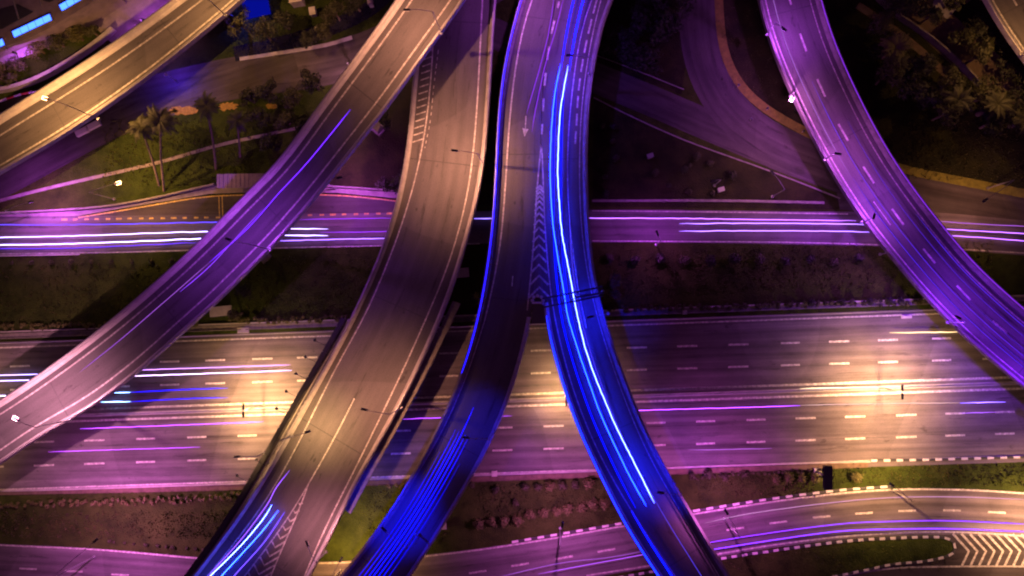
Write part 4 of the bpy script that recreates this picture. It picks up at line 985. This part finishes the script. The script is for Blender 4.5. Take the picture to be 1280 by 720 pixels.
# dark wood on the right
rt = random.Random(9)
spots = [(1085, 40), (1100, 70), (1118, 95), (1095, 105), (1128, 120), (1150, 128), (1172, 112), (1140, 88), (1190, 135), (1215, 128), (1240, 140), (1262, 150), (1285, 140), (1110, 20), (1150, 30), (1195, 55), (1215, 45), (1235, 60), (1205, 80), (1250, 90), (1270, 110), (1165, 150), (1225, 160), (1130, 5), (1180, 10)]
where = ['beside the purple flyover at its top', 'near the thin boundary wall', 'at the lower edge of the wood', 'between the wall and the corner flyover', 'deep in the dark wood']
for i, (x, y) in enumerate(spots):
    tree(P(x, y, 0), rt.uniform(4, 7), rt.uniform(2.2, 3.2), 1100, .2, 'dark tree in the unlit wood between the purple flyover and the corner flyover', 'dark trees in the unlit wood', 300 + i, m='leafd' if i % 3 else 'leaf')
for i, (x, y, h, lb) in enumerate(((1103, 72, 5, 'oil palm rosette nearest the top of the purple flyover'), (1174, 138, 6, 'left oil palm of the pair at the lower edge of the wood'), (1222, 143, 6, 'right oil palm of the pair at the lower edge of the wood'), (1106, 88, 4, 'oil palm just below the first rosette'), (1205, 3, 6, 'bright yellow-green palm in front of the pale paving at the top'), (1262, 158, 5, 'oil palm near the right edge of the picture'))):
    palm(P(x, y, 0), P(x, y, 0) + Vector((0, 0, h)), 20, 2.6, lb, 400 + i, m='leafy' if i in (0, 4) else 'leaf', group='oil palms in the dark wood', rad=.3, name='oil_palm', droop=.7)
for i in range(16):
    x, y = rt.uniform(760, 850), rt.uniform(5, 85)
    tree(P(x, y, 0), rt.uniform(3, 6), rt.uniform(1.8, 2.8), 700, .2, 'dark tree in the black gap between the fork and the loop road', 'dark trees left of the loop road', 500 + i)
for i in range(7):
    x, y = rt.uniform(480, 620), rt.uniform(150, 235)
    if 505 < x < 612: continue
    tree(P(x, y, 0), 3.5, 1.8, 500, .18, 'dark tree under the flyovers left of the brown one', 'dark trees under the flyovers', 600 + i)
for i, (x, y, h, r, lb) in enumerate(((303, 392, 3.5, 1.3, 'brown creeper-covered tree next to the pier of the diagonal flyover'), (312, 365, 3.5, 1.8, 'thin brown tree right of the diagonal flyover pier'), (765, 352, 3.5, 1.4, 'creeper tree touching the right blue branch above the hedge'), (768, 372, 2.5, 1.3, 'yellow-green creeper at the foot of the right blue branch'), (1078, 262, 3, 1.2, 'leafless scrub at the edge of the purple flyover'), (598, 372, 2.5, 1.2, 'dark shrub beside the pale slab near the brown flyover'), (995, 138, 2.8, 1.3, 'pinkish shrub left of the purple flyover below its white lamp'))):
    tree(P(x, y, 0), h, r, 600, .13, lb, None, 700 + i, m='leafy' if i in (0, 2, 3) else 'leafd')
# loose ground cover as one mass
gc = MB(); rg = random.Random(77)
zones = [((-40, 280), (330, 400), 900), ((300, 500), (322, 396), 700), ((760, 1240), (318, 376), 1500), ((-40, 290), (640, 672), 1100), ((460, 560), (612, 680), 400), ((600, 770), (605, 660), 700), ((870, 1020), (590, 622), 500), ((1040, 1280), (582, 606), 600), ((900, 1180), (682, 712), 350), ((130, 320), (150, 235), 900), ((900, 1040), (10, 120), 300), ((1130, 1280), (150, 225), 700)]
for (xa, xb), (ya, yb), n_ in zones:
    for _ in range(n_):
        x = rg.uniform(xa, xb); y = rg.uniform(ya, yb) - ((x - 640) * .03 if ya > 300 and yb < 400 and xa > 700 else 0)
        p = P(x, y, 0); s = rg.uniform(.12, .34)
        for q in range(3):
            a = rg.uniform(0, 6.28); u = Vector((math.cos(a), math.sin(a), 0)) * s; b = len(gc.v)
            o_ = p + Vector((rg.uniform(-.3, .3), rg.uniform(-.3, .3), .01)); gc.v += [o_ - u * .4, o_ + u * .4, o_ + Vector((rg.uniform(-.1, .1), rg.uniform(-.1, .1), s)) + u * .2]; gc.f.append([b, b + 1, b + 2]); gc.m.append(rg.random() < .4)
o = gc.build('ground_cover', [M['leaf'], M['leafy']]); tag(o, 'rough tufts of weeds and grass on all the banks', 'ground cover', None, 'stuff')

# ================================================================== BUILDING AND SMALL THINGS
def poly_at(pts, z): return [(p.x, p.y) for p in px(pts, z)]
bz = 6.0
bld = empty('concourse_building', P(20, 30, 0), 'dark building with glowing blue skylights in the top-left corner', 'building')
b = MB(); b.ngon(poly_at([(-90, 98), (-5, 62), (40, 46), (70, 30), (100, 12), (140, -14), (120, -60), (-90, -60)][::-1], bz), bz - 1.0, bz); b.build('roof', M['roof'], bld)
b = MB(); b.ngon(poly_at([(-88, 92), (-5, 58), (70, 26), (134, -14), (116, -56), (-86, -56)][::-1], bz), 0, bz - 1.05); b.build('wall', M['roof'], bld)
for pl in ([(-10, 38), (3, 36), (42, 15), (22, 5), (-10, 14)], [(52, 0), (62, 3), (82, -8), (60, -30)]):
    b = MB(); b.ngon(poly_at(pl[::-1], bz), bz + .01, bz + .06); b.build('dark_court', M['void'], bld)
SKY = emit('skylight_glow', (.03, .10, 1.0), .9)
for (x0, y0), (x1, y1), wd in (((-22, 66), (6, 53), 1.0), ((18, 44), (65, 22), 1.0), ((77, 11), (118, -13), 1.0)):
    a_, c_ = P(x0, y0, bz), P(x1, y1, bz); d = c_ - a_; L_ = d.length; rz = math.atan2(d.y, d.x); mid = (a_ + c_) / 2
    fr = MB().box((mid.x, mid.y, bz + .15), (L_ + .3, wd + .3, .3), rz).build('skylight_frame', M['metal'], bld)
    gl = MB()
    nn = 5
    for i in range(nn):
        q = a_.lerp(c_, (i + .5) / nn); gl.box((q.x, q.y, bz + .34), (L_ / nn - .12, wd, .08), rz)
    gl.build('glass', SKY, fr)
for i in range(6):
    a_, c_ = P(-60 + i * 28, 75 - i * 17, bz), P(-75 + i * 28, 25 - i * 17, bz)
    MB().tube([a_ + Vector((0, 0, .1)), c_ + Vector((0, 0, .1))], .16, 4).build('roof_beam', M['conc_d'], bld)
for i, (x, y, w_, h_, rz, lb) in enumerate(((8, 72, 3.6, 1.8, .25, 'pale purple awning at the left edge below the skylights'), (32, 64, 3.0, 1.5, .3, 'smaller purple awning beside the shrubs'), (118, 52, .1, .1, 0, ''))):
    if not lb: continue
    p = P(x, y, 2.4); t = empty('awning', Vector((p.x, p.y, 0)), lb, 'awning', None)
    MB().box((p.x, p.y, 2.4), (w_, h_, .12), rz, rx=.12).build('roof_sheet', M['roofp'], t)
    for sx in (-1, 1):
        for sy in (-1, 1): MB().tube([(p.x + sx * w_ * .4, p.y + sy * h_ * .35, 0), (p.x + sx * w_ * .4, p.y + sy * h_ * .35, 2.3)], .05, 5).build('post', M['metal'], t)
# bus shelter
p = P(301, 226, 2.8); t = empty('bus_shelter', Vector((p.x, p.y, 0)), 'bus shelter with a long flat purple roof half under the diagonal flyover', 'bus shelter')
rb = MB(); rb.box((p.x + .6, p.y, 2.8), (9.2, 2.3, .14), .0)
for i in range(13): rb.box((p.x - 3.6 + i * .7, p.y, 2.9), (.07, 2.28, .07))
rb.build('roof', M['roofp'], t)
for i in (-3.5, 0, 3.5): MB().tube([(p.x + i, p.y + .9, .1), (p.x + i, p.y + .9, 2.75)], .07, 6).build('post', M['metal'], t)
MB().box((p.x, p.y + .6, .5), (6, .4, .08)).build('bench', M['metal'], t)
# traffic sign panel: big dark board on two posts below the highway
p = P(1036, 598, 5.5); t = empty('road_sign', Vector((p.x, p.y, 0)), 'tall dark sign board seen from above between the bushes and the curving road', 'sign')
MB().box((p.x, p.y, 5.0), (1.25, 3.6, .7), 0).box((p.x - 1.0, p.y + 1.2, 5.1), (.9, .35, .3)).box((p.x - 1.0, p.y + .2, 5.1), (.7, .3, .3)).build('board', M['panel'], t)
MB().tube([(p.x, p.y, 0), (p.x, p.y, 4.8)], .18, 8).build('post', M['metal'], t)
MB().box((p.x, p.y, .2), (1.1, 1.1, .4)).build('footing', M['conc'], t)
# blue canopy and huts at the top
p = P(320, 9, 3); t = empty('canopy', Vector((p.x, p.y, 0)), 'canopy with blue light put into its roof, beside the tan flyover at the top', 'canopy')
mbc = MB(); mbc.box((p.x, p.y, 3.0), (4.4, 3.2, .25), .2, taper=.8); mbc.build('roof', emit('canopy_blue_glow', (.006, .015, 1), .035), t)  # blue light falling on the roof is put in as emission
for sx in (-1, 1):
    for sy in (-1, 1): MB().tube([(p.x + sx * 1.6, p.y + sy * 1.1, 0), (p.x + sx * 1.6, p.y + sy * 1.1, 2.9)], .06, 5).build('post', M['metal'], t)
spot(t, Vector((p.x - 2.6, p.y - .5, 3.2)), 260, (.04, .04, 1), 160)
for x, y, w_, d_, h_, lb in ((374, 4, 2.0, 1.3, 2.2, 'small purple-lit hut at the top edge'), (393, 17, .9, 1.2, 1.2, 'small pale cabinet below the purple-lit hut'), (465, 6, .7, 1.0, 1.5, 'pale cabinet beside the diagonal flyover'), (399, 37, 1.2, .5, .6, 'small pinkish box on the canal bank')):
    p = P(x, y, 0); t = empty('utility_cabinet', p, lb, 'cabinet', None)
    MB().box((p.x, p.y, h_ / 2), (w_, d_, h_), .15).build('body', M['conc'], t); MB().box((p.x, p.y, h_ + .04), (w_ + .15, d_ + .15, .08), .15).build('lid', M['conc_l'], t)
p = P(215, 98, 2); t = empty('floodlight_post', Vector((p.x, p.y, 0)), 'blue floodlight post in the dark gap right of the tan flyover', 'floodlight')
MB().tube([(p.x, p.y, 0), (p.x, p.y, 4)], .08, 6).build('pole', M['metal'], t); hd = MB().box((p.x, p.y, 4.1), (.5, .4, .25)).build('lamp_head', M['blade'], t)
spot(t, Vector((p.x, p.y, 3.8)), 550, (.10, .03, 1), 165)
for x, y, lb in ((119, 157, 'purple-lit slab under the tan flyover, right one'), (104, 165, 'purple-lit slab under the tan flyover, left one')):
    p = P(x, y, 0); o = MB().box((p.x, p.y, .3), (2.2, 1.0, .6), .45).box((p.x, p.y, .63), (1.9, .8, .06), .45).build('concrete_block', M['conc_l']); tag(o, lb, 'block')
for x, y, w_, d_, lb in ((577, 341, 2.4, 1.5, 'pale slab beside the brown flyover above the ledge'), (276, 389, 3.6, 1.6, 'white slab at the foot of the diagonal flyover pier'), (553, 657, 1.2, 1.2, 'small pinkish pier foot beside the left blue branch')):
    p = P(x, y, .8); o = MB().box((p.x, p.y, .8), (w_, d_, .5), .1).box((p.x, p.y, .28), (w_ * .7, d_ * .7, .55), .1).build('concrete_slab', M['conc_l']); tag(o, lb, 'slab')
# pale paving by the corner wood
area('paving', [(1168, -20), (1190, -20), (1200, 6), (1184, 24), (1166, 12)], .03, M['conc'])
# round marker drums along the verge
for x, y in ((922, 108), (958, 137), (938, 150), (1003, 165)):
    p = P(x, y, 0); t = empty('marker_post', p, 'small round marker post on the verge of the loop road', 'post', 'marker posts along the loop road')
    MB().tube([p, p + Vector((0, 0, .9))], .09, 8).build('post', M['conc_l'], t); MB().tube([p + Vector((0, 0, .9)), p + Vector((0, 0, 1.0))], [.22, .18], 10).build('cap', M['dmetal'], t)

for x, y, lb in ((812, 196, 'low cabinet in the dark triangle nearest the fork'), (900, 238, 'low cabinet in the dark triangle beside the small lamp')):
    p = P(x, y, 0); t = empty('utility_cabinet', p, lb, 'cabinet', None)
    MB().box((p.x, p.y, .5), (.9, .6, 1.0), .3).build('body', M['conc_d'], t); MB().box((p.x, p.y, 1.04), (1.05, .72, .08), .3).build('lid', M['metal'], t)
for i in range(26):
    x = rt.uniform(750, 980); y = rt.uniform(140, 245)
    if y < 128 + (x - 742) * .41 + 10: continue
    put(bushB if i % 2 else bushA2, 'bush', P(x, y, 0), rt.uniform(.4, .9), rt.uniform(0, 6), 'ragged bush in the dark triangle between branch road and upper road', 'bush', 'bushes in the dark triangle')
